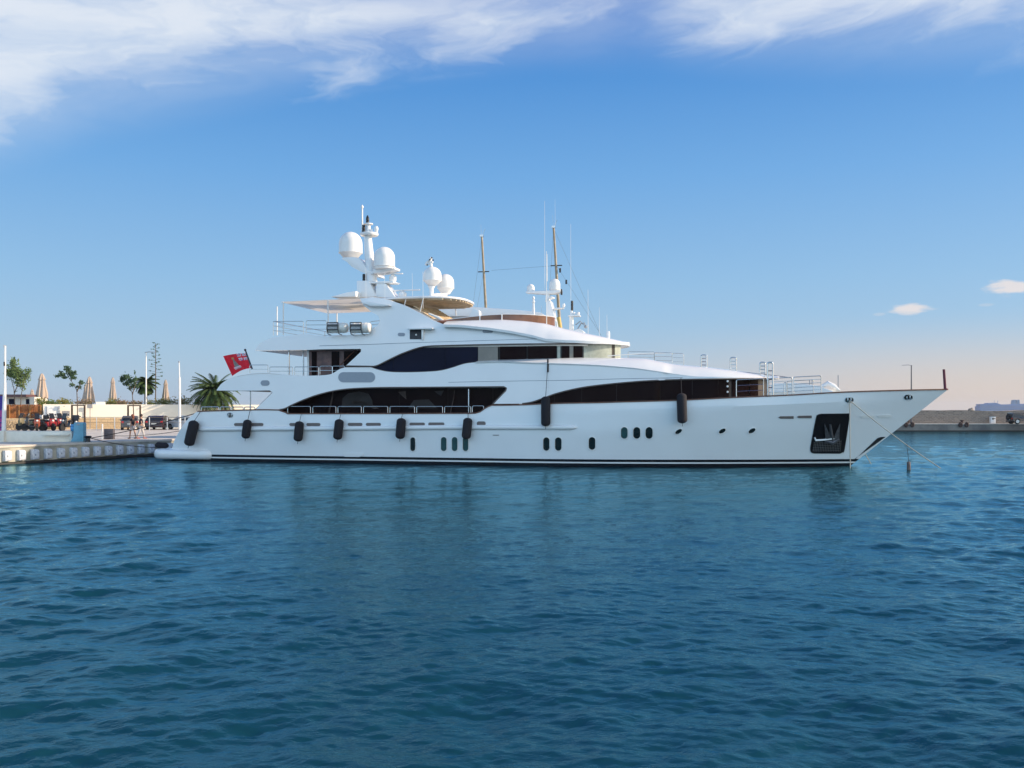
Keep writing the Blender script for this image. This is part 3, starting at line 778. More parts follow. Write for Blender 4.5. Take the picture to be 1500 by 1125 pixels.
# fore rails on the roof in front of the bridge
for (x0, x1, yt, yb, yl) in ((920, 958.5, 515.2, 527, -1.8), (958.5, 984.5, 516.5, 534, -1.8), (985, 1001.5, 517.6, 536, -1.8)):
    a = U(x0, yb, yl); b = U(x1, yb+0.4, yl); uframe((a, b), (yb-yt)*scale_at(x0, yl), 0.02, 2).build('handrail', STEEL, yacht, angle=60)
a = U(890, 521.5, -2.4); b = U(975, 516.8, -1.6); mb = MB(); mb.tube([a, U(930, 518.5, -2.0), b], 0.03, 6); mb.build('gangway_pole', WMETAL, yacht)
for (x0, x1, yt, yb, yl) in ((1026.8, 1035, 520.4, 539.5, -2.0), (1069.8, 1078.2, 524, 545, -1.8), (1113, 1121, 531, 551.5, -1.7), (1124.4, 1132.2, 531, 580, -2.8)):
    a = U(x0, yb, yl); b = U(x1, yb, yl); uframe((a, b), (yb-yt)*scale_at(x0, yl), 0.045, 3, rad=0.16).build('boarding_hoop', STEEL, yacht, angle=60)
a = U(1078, 544, -1.8); mb = MB(); mb.tube([a, U(1122, 548.6, -1.8), U(1160, 553.5, -1.8)], 0.02, 6); mb.build('wire_stay', STEEL, yacht)
for (x0, x1, yt, yb, mid) in ((1078.6, 1118.4, 556.6, 582, 2), (1125, 1160, 554.4, 580, 4), (1162.5, 1202.8, 552.2, 577.4, 4), (1148.5, 1152, 560.5, 579, 0)):
    a = UB(x0, yb, hb, -0.12); b = UB(x1, yb-(x1-x0)*0.05, hb, -0.12)
    if a.z > b.z: b.z = a.z
    uframe((a, b), (yb-yt)*scale_at(x0, -3), 0.025, mid).build('handrail', STEEL, yacht, angle=60)
for (x0, x1) in ((1162.5, 1202.8),):
    a = UB(x0, 577, hb, -0.12); b = UB(x1, 575, hb, -0.12); a.y = -a.y; b.y = -b.y
    uframe((a, b), 0.85, 0.022, 3).build('handrail', STEEL, yacht, angle=60)

# columns under the overhangs
for x in (423.2, 444.2):
    a = U(x, 550, -3.3 if x < 430 else -2.2); mb = MB(); mb.tube([(a.x, a.y, 4.58), (a.x, a.y, 6.86)], 0.055, 10); mb.build('deck_column', STEEL, yacht)
a = U(366.6, 590, -3.6); mb = MB(); mb.tube([(a.x, a.y, 2.6), (a.x, a.y, 4.5)], 0.045, 10); mb.build('deck_column', STEEL, yacht)
# dark niche with courtesy lamp and its little awning on the upper side
nb = stick('side_niche', [(600.4, 483), (618.5, 483), (618.5, 497), (600.4, 497)], B2, BLACKM, off=0.016)
c = UB(609.6, 490.5, B2, 0.05); mb = MB(); mb.sphere(c, 0.06); mb.build('lamp', WMETAL, nb)
mb = MB(); v0 = UB(600, 482.2, B2, 0.0); v1 = UB(637, 483.8, B2, 0.0)
mb.box((v0.x, v0.y-0.35, v0.z-0.05), (v1.x, v0.y+0.1, v0.z+0.03)); mb.box((UB(618.8, 490, B2).x, v0.y-0.2, UB(619, 498, B2).z), (UB(621.5, 490, B2).x, v0.y+.1, v0.z-.05)); mb.build('niche_hood', WHITE, yacht, bevel=0.02)
# ---------------------------------------------------------------- sun deck, awning, mast
def prof_px(cx, yl, prof):        # prof: (radius px, py) -> centre, [(r, h)]
    s_ = scale_at(cx, yl); c = U(cx, HY, yl); c.z = CH
    return c, [(r*s_, (HY-py)*s_) for r, py in prof]
def dome_prof(yt, yb, r, ybase, rb):
    out = []
    h = min((yb-yt)*0.62, r*1.05)
    for k in range(9):
        a = R(90*k/8); out.append((max(0.15, r*math.sin(a)), yt+h*(1-math.cos(a))))
    out += [(r*1.0, yb-1.0), (r*1.03, yb-0.8), (r*1.03, yb), (r*0.93, yb+0.8), (rb, ybase)]
    return out[::-1]
def dome(name, cx, yt, yb, r, ybase, rb, yl, parent, label=None):
    c, p = prof_px(cx, yl, dome_prof(yt, yb, r, ybase, rb)); mb = MB(); mb.lathe(c, p, 28)
    o = mb.build(name, RADOME, parent, angle=50)
    if label: o['label'] = label
    return o
def lathe_px(name, cx, yl, prof, m_, parent, n=16, angle=40):
    c, p = prof_px(cx, yl, prof); mb = MB(); mb.lathe(c, p, n); return mb.build(name, m_, parent, angle=angle)

# awning: near and far edges, sagging cloth on white poles
mb = MB(); NX, NY = 22, 14; vs = []
xa = U(413, 443, -3.2).x; xb = U(540, 438, -3.2).x
za0 = U(413, 443, -3.2).z; zb0 = U(528, 438, -3.2).z
for i in range(NX+1):
    for j in range(NY+1):
        u = i/NX; v = j/NY; x = lerp(xa, xb, u); y = lerp(-3.3, 3.3, v)
        x += 0.9*(abs(v-0.5)*2)**0 * 0 
        z = lerp(za0, zb0, u)-0.16*math.sin(math.pi*v)*math.sin(math.pi*u)+0.10*math.sin(math.pi*v)*u
        vs.append((x, y, z))
fs = [(i*(NY+1)+j, (i+1)*(NY+1)+j, (i+1)*(NY+1)+j+1, i*(NY+1)+j+1) for i in range(NX) for j in range(NY)]
n_ = len(vs); vs2 = [(x, y, z+0.03) for x, y, z in vs]
rim = [i*(NY+1) for i in range(NX+1)]; rim2 = [i*(NY+1)+NY for i in range(NX+1)]
mb.add(vs+vs2, fs+[tuple(q+n_ for q in reversed(f)) for f in fs]
       + [(rim[i], rim[i+1], rim[i+1]+n_, rim[i]+n_) for i in range(NX)]+[(rim2[i], rim2[i+1], rim2[i+1]+n_, rim2[i]+n_) for i in range(NX)]
       + [(j, j+1, j+1+n_, j+n_) for j in range(NY)]+[(NX*(NY+1)+j, NX*(NY+1)+j+1, NX*(NY+1)+j+1+n_, NX*(NY+1)+j+n_) for j in range(NY)])
mb.build('awning', CANVAS, yacht, angle=60)
for (x, yt, yb, yl) in ((415, 442, 491, -3.3), (480.6, 440, 475, -3.3), (405.8, 449, 491, 3.3), (493.5, 457, 480, 3.3)):
    a = U(x, yb, yl); b = U(x, yt, yl); mb = MB(); mb.tube([a, b], 0.045, 8); mb.build('awning_pole', WMETAL, yacht)
# hardtop over the arch + arch crossbeam
def arch_w(z): return B2(-27, z)
mb = MB()
q = [U(a, b, -3.35) for a, b in ((527, 437), (545, 434.6), (572, 439.5), (572, 443), (553, 444.6), (531, 444.5))]
mb.prism([(v.x, v.z) for v in q], -3.3, 3.3); mb.build('arch_crossbeam', WHITE, yacht, bevel=0.05)
mb = MB(); q = [U(a, b, -3.5) for a, b in ((533, 444.5), (545, 442.6), (572, 447.2), (575, 448.6), (566, 449.8), (546, 449.6))]
mb.prism([(v.x, v.z) for v in q], -3.95, -2.9); mb.build('arch_wing', WHITE, yacht, bevel=0.04)
mb = MB(); q = [U(a, b, 0) for a, b in ((497, 438.4), (520, 432), (533, 430), (533, 438.5))]
mb.prism([(v.x, v.z) for v in q], -1.3, 1.3); mb.build('arch_fairing', WHITE, yacht, bevel=0.03)
# slatted hardtop forward (seen from below)
cxh = (U(560, 437, 0).x+U(688, 437, 0).x)/2; rxh = (U(691, 437, 0).x-U(560, 437, 0).x)/2
zt_ = U(620, 436.2, -2.6).z
ol = []
for k in range(48):
    a = 2*math.pi*k/48; c_, s_ = math.cos(a), math.sin(a)
    ol.append((cxh+rxh*math.copysign(abs(c_)**0.7, c_), 2.75*math.copysign(abs(s_)**0.7, s_)))
mb = MB(); soft_slab(mb, ol, zt_-0.04, zt_+0.10, 0.06)
hard = mb.build('hardtop', WHITE, yacht, angle=50)
mb = MB()
for j in range(-7, 8):
    y = j*0.335; k = clamp(1-(abs(y)/2.75)**(1/0.7*1.0)); w = rxh*(max(0.02, 1-(abs(y)/2.72)**(2/0.7/1.0)))**0.35
    mb.box((cxh-w+.12, y-0.11, zt_-0.12), (cxh+w-.12, y+0.11, zt_-0.03))
mb.build('slatted_lining', SLAT, hard, smooth=False)
# lower slatted canopy falling behind the arch
q0 = U(603, 450, -2.2); q1 = U(664, 470, -1.0)
mb = MB()
for j in range(7):
    t = j/7
    a = U(lerp(606, 634, t), lerp(449, 467, t), -2.6); b = U(lerp(640, 668, t), lerp(453, 470, t), 1.5)
    a2 = U(lerp(606, 634, t+.11), lerp(449, 467, t+.11), -2.6); b2 = U(lerp(640, 668, t+.11), lerp(453, 470, t+.11), 1.5)
    mb.add([a, a2, b2, b, a+Vector((0, 0, .03)), a2+Vector((0, 0, .03)), b2+Vector((0, 0, .03)), b+Vector((0, 0, .03))],
           [(0,1,2,3), (7,6,5,4), (0,4,5,1), (1,5,6,2), (2,6,7,3), (3,7,4,0)])
mb.build('slatted_canopy', SLAT, yacht, smooth=False)
for (x0, y0, x1, y1, yl) in ((594.5, 438.5, 592.5, 447, -2.7), (620, 437, 615.5, 457, -2.75), (642, 452, 645, 464, 2.4), (667, 449, 668, 462, 2.4)):
    mb = MB(); mb.tube([U(x0, y0, yl), U(x1, y1, yl)], 0.03, 8); mb.build('hardtop_strut', WMETAL, yacht)
# windscreen of the sun deck: tinted bronze, curved in plan
wt = [(646, 470.5), (665, 467), (690, 464), (715, 461.6), (740, 460.4), (770, 460.8), (795, 462.4), (811, 464.5)]
def B3(x, z=8): 
    b = 2.75; xf = U(812, 465, -0.6).x; L = 6.0
    if x > xf-L: b = 2.75*math.sqrt(max(0.0, 1-clamp((x-(xf-L))/L)**2.4))
    return max(0.03, b)
wsb = [(811, 476), (770, 476), (740, 474), (700, 475), (646, 477.5)]
xf3 = U(812, 465, -0.6).x-0.03
tz = pxfun(wt, B3); x0 = UB(648, 470, B3).x
X = list(np.linspace(x0, xf3, 60)); o_ = [(x, tz(x)) for x in X]+[(x, tz(x)-0.55) for x in X[::-1]]
mb = MB(); side_panel(mb, o_, B3, thick=0.03, step=0.2); 
ws = mb.build('windscreen', TINT, yacht, angle=30)
mb = MB()
for sg in (-1, 1): mb.tube([(x, sg*B3(x), tz(x)+0.008) for x in X], 0.018, 8)
mb.build('top_trim', WHITE, ws)
for x in (703, 735.2):
    a = UB(x, 475, B3, 0.02); b = UB(x, 462, B3, 0.02); b.z = tz(a.x); mb = MB(); mb.tube([a, b], 0.035, 6); mb.build('mullion', WHITE, ws)
mb = MB(); q = [U(a, b, -2.4) for a, b in ((686, 468), (692, 454), (695, 451.6), (702.5, 455), (703.5, 470))]
mb.prism([(v.x, v.z) for v in q], -2.5, -2.0); mb.build('wing_console', WHITE, yacht, bevel=0.03)
mb = MB(); q = [U(a, b, -2.9) for a, b in ((632, 470), (652, 461.5), (657, 461.5), (664, 472), (650, 476))]
mb = MB(); mb.tube([U(628, 459.5, -2.6), U(642, 465.5, -2.6), U(655, 474, -2.6)], [0.06, 0.09, 0.07], 8); mb.build('deck_cover', WHITE, yacht)
mb = MB(); v = U(655, 471.5, -2.75); mb.sphere(v, (0.75, 0.1, 0.11)); mb.build('cushion', mat('terracotta_cushion', (0.42, 0.16, 0.09), 0.8, var=0.2), yacht)
# mast
def pboxM(mb, x0, y0, x1, y1, yl, hw):
    a = U(x0, y1, yl); b = U(x1, y0, yl); mb.box((a.x, yl-hw, a.z), (b.x, yl+hw, b.z))
mb = MB()
q = [U(a, b, 0) for a, b in ((527.5, 413), (545, 412.6), (556, 436), (527.5, 438))]
mb.prism([(v.x, v.z) for v in q], -0.55, 0.55)
q = [U(a, b, 0) for a, b in ((556, 413.5), (569, 417), (583, 436.5), (553, 437))]
mb.prism([(v.x, v.z) for v in q], -0.45, 0.45)
mast = mb.build('mast_base', WHITE, yacht, bevel=0.03)
mb = MB(); v0, v1, v2 = U(545, 414, 0), U(542.5, 395, 0), U(538.8, 343, 0)
mb.tube([v0, v1, v2], [0.36, 0.34, 0.22], 20); mb.build('mast_column', WHITE, yacht, angle=50)
# left arm holding the tall dome
arm = [(549, 399), (541, 395), (536, 388), (531, 381.5), (524, 378), (506, 378.5), (504, 380.5), (511, 384.5), (518, 391.5), (530, 398), (540, 402), (550, 403)]
mb = MB(); mb.prism([(U(a, b, 0).x, U(a, b, 0).z) for a, b in crom(arm, 3)], -0.35, 1.6); mb.build('dome_arm', WHITE, yacht, bevel=0.03)
dome('satellite_dome', 513.7, 339.8, 371, 17, 378.5, 10, 1.3, yacht, 'tall white satellite dome on the aft mast arm')
mb = MB(); pa = [(549, 400), (552, 395.4), (582.5, 392.8), (582, 396), (566, 401), (552, 402.5)]
mb.prism([(U(a, b, 0).x, U(a, b, 0).z) for a, b in pa], -0.5, 0.5); mb.build('dome_arm', WHITE, yacht, bevel=0.03)
dome('satellite_dome', 563, 361.8, 391, 15.4, 394, 14, -0.5, yacht, 'satellite dome on the forward side of the mast')
lathe_px('cross_plate', 541, 0, [(12.5, 345.5), (13.5, 343.8), (13.5, 342.2), (12.8, 341.6)], WHITE, yacht, 20)
lathe_px('masthead_pillar', 539.5, 0, [(3.4, 342), (3.2, 330), (7, 329), (7, 327.6)], WHITE, yacht)
lathe_px('navigation_light', 532.9, -0.2, [(2.6, 341), (2.6, 337), (2.0, 336.6), (2.6, 336), (2.6, 333), (2.0, 332.6), (2.5, 332), (2.2, 329.5)], BLACKM, yacht)
lathe_px('navigation_light', 538.4, 0, [(2.4, 327.8), (2.4, 324), (1.8, 323.6), (2.4, 323), (2.4, 320), (1.8, 319.6), (2.2, 319), (0.8, 315.5)], BLACKM, yacht)
lathe_px('navigation_light', 533.1, -0.3, [(2.2, 412.4), (2.2, 408), (1.7, 407.6), (2.2, 407), (2.1, 402), (1.4, 401.3)], BLACKM, yacht)
lathe_px('whip_base', 530.6, 0.2, [(1.3, 341), (1.1, 305), (1.9, 304.5), (1.9, 302.4), (0.5, 300)], WMETAL, yacht)
lathe_px('small_camera_dome', 551.3, 0, [(2.2, 342.5), (2.4, 338), (3.0, 337), (3.0, 334), (1.8, 331.6), (0.4, 331)], WHITE, yacht)
lathe_px('masthead_lamp', 544.4, -0.1, [(1.6, 342), (1.6, 336), (1.2, 335)], WHITE, yacht)
mb = MB(); pboxM(mb, 546, 413, 580, 416.8, 0, 0.5); mb.tube([U(579, 415, -.0), U(586, 415.4, 0)], [0.25, 0.05], 8, flat=.3); mb.build('radar_shelf', WHITE, yacht, bevel=0.03)
lathe_px('radar_motor', 575.5, 0, [(3.5, 413), (5.2, 411), (5.2, 405), (3.0, 403.5), (1.2, 402)], WHITE, yacht)
mb = MB(); pboxM(mb, 558, 399.9, 590, 402.6, 0, 0.09); mb.build('radar_scanner', WHITE, yacht, bevel=0.02)
lathe_px('radar_motor', 590, 0, [(3.5, 437), (5.6, 434), (5.8, 430), (4.0, 427.6), (1.6, 426.6)], WHITE, yacht)
mb = MB(); pboxM(mb, 570, 423.6, 615.4, 426.8, 0, 0.1); mb.build('radar_scanner', WHITE, yacht, bevel=0.02)
lathe_px('dome_pedestal', 632, -0.6, [(5.5, 437), (2.8, 432), (3.0, 424), (5.5, 419)], WHITE, yacht)
mb = MB(); mb.tube([U(632, 433, -.6), U(640, 432, 0), U(655, 432, .4)], 0.1, 8); mb.build('dome_bracket', WHITE, yacht)
dome('satellite_dome', 633.3, 390.8, 411.5, 13.3, 418.5, 6, -0.6, yacht, 'satellite dome above the hardtop, with a camera on its crown')
dome('satellite_dome', 652.8, 401.5, 422.5, 12.3, 431, 6, 0.8, yacht, 'lower satellite dome above the hardtop')
mb = MB(); c = U(631, 384, -.6)
for (a, b, r) in ((624.5, 387, 2.2), (627, 383, 2), (631, 379, 2.4), (629, 386, 2.2), (633, 384, 2)):
    mb.sphere(U(a, b, -.6), r*.04*1.0)
mb.tube([U(632, 391, -.6), U(630, 380, -.6)], 0.09, 8); mb.tube([U(625, 389, -.6), U(624.5, 384, -.6)], 0.05, 6)
cm = mb.build('thermal_camera', RADOME, yacht)
mb = MB()
for a, b in ((632.5, 377.6), (629.5, 380.6), (634.5, 381), (626, 388)): mb.sphere(U(a, b, -0.72), 0.05)
mb.build('lens', BLACKM, cm)
for (x, y0, y1, yl, r) in ((535.8, 444, 393, -3.3, .018), (563.5, 447, 400, -3.4, .018), (619.5, 452, 398, -2.8, .018), (800.4, 485.5, 368, -2.0, .035), (604, 440, 400, 2, .012)):
    mb = MB(); mb.tube([U(x+.4, y0, yl), U(x-.2, y1, yl)], [r*.75, r*.45], 6); mb.build('whip_antenna', WMETAL, yacht)
lathe_px('antenna_foot', 800.5, -2.0, [(7, 487.5), (6, 486), (1.6, 485), (1.2, 480)], WHITE, yacht)
mb = MB(); mb.tube([U(781.4, 463, -.5), U(781.4, 452, -.5)], 0.09, 10); mb.tube([U(781.4, 452, -.5), U(781.4, 434, -.5)], [.075, .05], 10)
mb.sphere(U(781.4, 437, -.6), .09); mb.sphere(U(781.4, 442, -.6), .09); mb.build('horn_post', WHITE, yacht)

# ---------------------------------------------------------------- things on the yacht
RAFT = mat('raft_white', (0.75, 0.73, 0.68), 0.35, var=0.05)
for i, (x0, x1) in enumerate(((478, 511), (511.5, 545))):
    c = U((x0+x1)/2, 480.5, -4.2)
    t = thing('liferaft', ['white liferaft canister in a steel cradle on the sun deck edge, the aft one', 'white liferaft canister in a steel cradle on the sun deck edge, nearer the arch'][i], 'liferaft', (c.x, c.y, c.z-.3), 'Y', 'liferafts on the sun deck edge')
    L = (x1-x0)*scale_at(x0, -4.2)/2-0.04
    mb = MB(); P_ = [(c.x-L, c.y, c.z), (c.x-L+.06, c.y, c.z), (c.x-L+.12, c.y, c.z), (c.x+L-.12, c.y, c.z), (c.x+L-.06, c.y, c.z), (c.x+L, c.y, c.z)]
    mb.tube(P_, [.2, .28, .30, .30, .28, .2], 20)
    for k in (-.35, 0, .35): mb.tube([(c.x+k-.03, c.y, c.z), (c.x+k+.03, c.y, c.z)], .315, 20)
    mb.build('canister', RAFT, t, angle=40)
    mb = MB()
    for k in (-.52, .18):
        mb.tube([(c.x+k, c.y-.33, c.z+.3), (c.x+k, c.y-.36, c.z-.1), (c.x+k, c.y-.2, c.z-.36), (c.x+k, c.y+.2, c.z-.4)], .03, 6)
    mb.tube([(c.x-.52, c.y-.33, c.z+.3), (c.x+.18, c.y-.33, c.z+.3)], .03, 6); mb.tube([(c.x-.52, c.y-.35, c.z+.1), (c.x+.18, c.y-.35, c.z+.1)], .03, 6)
    mb.tube([(c.x-.52, c.y-.36, c.z-.12), (c.x+.18, c.y-.36, c.z-.12)], .03, 6)
    mb.box((c.x-.5, c.y-.345, c.z+.12), (c.x+.16, c.y-.325, c.z+.2)); 
    mb.build('cradle', mat('dark_steel', (0.10, 0.10, 0.10), 0.35, 0.7), t, angle=50)
    mb = MB()
    mb.box((c.x-.46, c.y-.34, c.z-.1), (c.x+.12, c.y-.33, c.z+.09)); mb.build('data_plate', mat('printed_plate', (.45, .47, .48), .5, var=.5, vscale=18), t, smooth=False)

def fender(x0, y0, x1, y1, w, top, label, surf=hb, extra=0.0):
    c0 = UB(x0, y0, surf, w*.02+.03); c1 = UB(x1, y1, hb, w*.02+.03)
    s_ = scale_at(x0, c0.y); r = w/2*s_
    c0.y = c1.y = min(-hb(c0.x, z)-r-.04 for z in np.linspace(c1.z, min(c0.z, 3.3), 5))-extra
    if y1 < 632: c0.y = c1.y
    t = thing('fender', label, 'fender', ((c0.x+c1.x)/2, (c0.y+c1.y)/2, c1.z), 'Y', 'black fenders hung down the yacht side')
    d = (c1-c0); L = d.length; dn = d/L; mb = MB(); P_ = []; rs = []
    for k in range(6): a = R(90*k/5); P_.append(c0+dn*(r*.7*(1-math.cos(a)))); rs.append(max(.03, r*math.sin(a)))
    P_.append(c0+dn*(L/2)); rs.append(r*1.01)
    for k in range(5, -1, -1): a = R(90*k/5); P_.append(c1-dn*(r*.7*(1-math.cos(a)))); rs.append(max(.03, r*math.sin(a)))
    mb.tube(P_, rs, 18); b = mb.build('body', BLACKR, t, angle=60)
    mb = MB(); tp = UB(top[0], top[1], surf, .05); mb.tube([c0-dn*0.0, tp], .016, 6)
    mb.tube([c1, c1+dn*.14+Vector((.0, 0, -.02))], .014, 6)
    mb.build('lanyard', ROPE, t)
fender(285.4, 616, 278.6, 653, 15, (293.6, 603), 'big black fender hanging at the stern quarter, leaning, the aftmost of the row')
fender(363.4, 614.8, 360.6, 642.4, 12.3, (366.5, 600.5), 'black fender hanging beneath the stern deck column, second from the stern')
fender(439.2, 617, 437.4, 646.6, 13, (441.5, 606), 'black fender hanging under the aft end of the side deck opening, third from the stern')
fender(497.6, 614, 495, 644, 13.2, (499.4, 606), 'black fender hanging below the curtained saloon windows, fourth from the stern')
fender(588.4, 612.4, 586.4, 643, 14, (589.5, 606), 'black fender hanging just aft of the lone dark porthole, fifth from the stern')
fender(685.8, 612, 683, 643.2, 13.6, (685.5, 605.6), 'black fender hanging over the forward one of the three green portholes')
fender(800, 580.6, 799.4, 624.4, 13.6, (802.4, 531), 'tall black fender hung on a long rope where the forward window begins', B1s, 0.0)
fender(998.6, 576, 999.8, 620.2, 14.4, (997.5, 553.5), 'tall black fender hung over the forward deck windows, nearest the bow', B1s, 0.0)

mb = MB(); mb.tube([UB(802.6, 526, B1s, .03), UB(802.5, 545, B1s, .05)], .05, 8); single(mb, 'rope_sleeve', ROPE, 'short dark sleeve on the long fender rope below the bridge windows', 'rope sleeve', UB(802.5, 545, B1s, .05), 'Y')
# ensign and its staff
t = thing('ensign', 'red ensign with a union canton and grey badge flying from the raked stern staff', 'flag', U(369, 541, 0), 'Y')
mb = MB(); mb.tube([U(369.5, 541, 0), U(359.4, 513, 0)], [.06, .05], 10); mb.sphere(U(359.2, 512.6, 0), .08); mb.build('staff', mat('dark_varnish', (.03, .02, .03), .3), t)
NXF, NYF = 66, 40
fl = [mat('flag_red', (.80, .012, .03), .8, var=.15, vscale=5), mat('flag_white', (.72, .66, .70), .8), mat('flag_blue', (.03, .03, .20), .8), mat('flag_grey_green', (.30, .33, .30), .8, var=.4, vscale=14), mat('flag_gold', (.55, .33, .12), .8)]
vs = []
Ht, Hb_, Ft, Fb = (359.8, 517.5), (368.4, 539), (326.9, 521.6), (340.2, 550.8)
for i in range(NXF+1):
    for j in range(NYF+1):
        u = i/NXF; v = j/NYF
        tx = lerp(Ht[0], Ft[0], u); ty = lerp(Ht[1], Ft[1], u)+1.0*math.sin(u*3.1)*-1.0; bx = lerp(Hb_[0], Fb[0], u); by = lerp(Hb_[1], Fb[1], u)-2.5*math.sin(u*math.pi)
        vs.append(U(lerp(tx, bx, v), lerp(ty, by, v), 0.16*math.sin(u*9+v*1.5)*min(1, u*2)))
mb = MB(); mb.v = [Vector(v) for v in vs]
def flagcol(u, v):
    if u < .42 and v < .46:
        a = u/.42; b = v/.46
        if abs(a-.5) < .07 or abs(b-.5) < .11: return 0
        if abs(a-.5) < .13 or abs(b-.5) < .2: return 1
        d = min(abs(a-b), abs(a-(1-b)))
        if d < .06: return 0
        if d < .16: return 1
        return 2
    # badge: narrow figure widening to a base with a scroll
    cu = .66-(v-.2)*.06; w = .02+.10*clamp((v-.25)/.5)
    if .18 < v < .27 and abs(u-cu) < .05: return 4
    if .27 <= v < .70 and abs(u-cu) < w: return 3
    if .70 <= v < .76 and abs(u-cu) < .16: return 1
    if .76 <= v < .86 and abs(u-cu+.02) < .15 and int((u+v)*40) % 3: return 3 if v > .82 else 1
    return 0
for i in range(NXF):
    for j in range(NYF):
        mb.f.append((i*(NYF+1)+j, (i+1)*(NYF+1)+j, (i+1)*(NYF+1)+j+1, i*(NYF+1)+j+1)); mb.mi.append(flagcol((i+.5)/NXF, (j+.5)/NYF))
mb.build('cloth', fl, t, recalc=False, angle=80)
# bow staff
mb = MB(); mb.tube([U(1384.6, 571, 0), U(1382.6, 541, 0)], [.075, .07], 12); mb.tube([U(1384.8, 571, 0), U(1384.6, 569, 0)], .12, 12)
mb.build('jack_staff', mat('maroon_cover', (.13, .02, .04), .7), yacht)
mb = MB(); mb.tube([U(809, 0+478, -1.6), U(808.8, 466, -1.6)], .03, 6)

# mooring lines
def rope(pts, r, name, m_, label, cat='rope', frame='Y', group=None, sag=0.0):
    P_ = [Vector(p) for p in pts]; out = []
    if len(P_) == 2 and sag:
        a, b = P_
        out = [a.lerp(b, k/14)-Vector((0, 0, sag*4*(k/14)*(1-k/14))) for k in range(15)]
    else: out = P_
    mb = MB(); mb.tube(out, r, 7); return single(mb, name, m_, label, cat, out[0], frame, group)
hw = UB(1244.6, 586.5, hb, .08)
rope([hw, U(1245.6, 688, hw.y)], .028, 'mooring_line', ROPEL, 'pale mooring line dropping straight down from the bow fairlead into the water')
rope([hw, U(1378, 686, -2.5)], .026, 'mooring_line', ROPEL, 'pale mooring line running forward from the bow fairlead down into the water', sag=.12)
e0 = U(1267, 664, 1.0); rope([e0, U(1276, 680, 1.6)], .02, 'mooring_line', ROPEL, 'short pale mooring line entering the water behind the stem')
wl = U(1328.4, 648.6, -2.45); wb = U(1331, 676, -2.45)
t = thing('line_weight', 'small ribbed float hanging from the slanting bow line just over the water', 'float', wb, 'Y')
mb = MB(); mb.tube([wl, wb], .012, 5); mb.build('lanyard', ROPE, t)
mb = MB(); wd = U(1331.2, 690, -2.45); mb.tube([wb, wb-Vector((0, 0, .04)), wd+Vector((0, 0, .06)), wd], [.04, .09, .10, .06], 12); mb.build('body', mat('ochre_float', (.22, .16, .14), .7, col2=(.05, .04, .05), vscale=9), t)
# ================================================================== NEIGHBOURING BOATS (mostly hidden behind the yacht)
NY_ = 11.5
def oUq(a, b, yl=NY_): return U(a, b, yl)
nb2 = thing('motor_yacht', 'white motor yacht berthed behind, only its roof, radar arch and bow tip showing', 'yacht', (-20, NY_, 0), 'Y')
bx = U(1233, 573, NY_).x; sx = U(400, 640, NY_).x+1
mb = MB(); n = 50; vs = []
for i in range(n+1):
    x = lerp(sx, bx, i/n); t = clamp((x-(bx-16))/16); w = 3.6*(1-t**2.2); zt = lerp(2.9, 3.2+29*.0478, clamp((x-(bx-28))/26)**1.3); wx = w*lerp(.75, .2, t)
    vs += [(min(x, bx-4*t), NY_-wx, -.4), (x, NY_-w, zt), (x, NY_+w, zt), (min(x, bx-4*t), NY_+wx, -.4)]
mb.add(vs, [(4*i+k, 4*i+k+1, 4*i+5+k, 4*i+4+k) for i in range(n) for k in range(3)]+[(0, 1, 2, 3)])
mb.build('hull', WHITE, nb2)
def nprism(name, pts, hw, m_=WHITE, par=None, yl=NY_, bevel=0.04):
    mb = MB(); q = [U(a, b, yl) for a, b in pts]; mb.prism([(v.x, v.z) for v in q], yl-hw, yl+hw); return mb.build(name, m_, par or nb2, bevel=bevel)
nprism('deckhouse', [(470, 603), (470, 570), (700, 566), (960, 566), (1090, 574), (1120, 590), (1120, 603)], 2.9)
nprism('upper_deckhouse', [(560, 575), (560, 520), (840, 520), (900, 550), (930, 575)], 2.6)
nprism('bridge_cabin', [(600, 525), (600, 480), (800, 480), (845, 510), (850, 525)], 2.3)
nprism('roof', [(612, 459.5), (640, 455.2), (700, 454.4), (732, 456.4), (768, 459), (800, 462.5), (806, 466), (700, 468), (612, 468)], 2.4)
nprism('roof_pillar', [(640, 482), (642, 464), (652, 464), (654, 482)], 2.0); nprism('roof_pillar', [(770, 482), (765, 464), (775, 464), (785, 482)], 2.0)
nprism('foredeck_seat', [(1128, 580), (1131, 562.5), (1160, 561.5), (1196, 566), (1215, 573), (1222, 580)], 1.6)
mb = MB(); mb.tube([U(1203, 566, NY_-.8), U(1213, 562, NY_-.8), U(1222, 566, NY_-.8), U(1230, 572, NY_-.8)], [.1, .2, .16, .06], 10); mb.build('bow_locker', WHITE, nb2)
mb = MB(); mb.tube([U(1227.8, 574, NY_), U(1227.8, 549.5, NY_)], .035, 6); mb.build('jack_staff', GREYP, nb2)
for a in (1186, 1189.5):
    mb = MB(); mb.tube([U(a, 570, NY_-1.5), U(a, 556, NY_-1.5)], .03, 6); mb.build('rail_post', GREYP, nb2)
nprism('radar_arch', [(803, 482), (802.6, 443), (805, 440), (808.5, 442), (812.5, 458), (818, 486), (803, 486)], .5)
nprism('cross_arm', [(771.5, 427.6), (771.5, 430), (790, 431), (800, 432), (812, 431), (822, 429), (822, 425.6), (805, 426.2)], .35)
nprism('arch_column', [(799.4, 443), (800.6, 430), (804.6, 430), (806, 443)], .3)
dome('satellite_dome', 777.4, 416.2, 427, 5.6, 427.8, 4, NY_, nb2); dome('satellite_dome', 812.6, 408.4, 425, 8, 427, 5, NY_, nb2)
lathe_px('small_radome', 807.8, NY_-.5, [(2, 438.5), (5, 437.6), (5.2, 436.4), (3, 435), (1, 434.4)], WHITE, nb2)
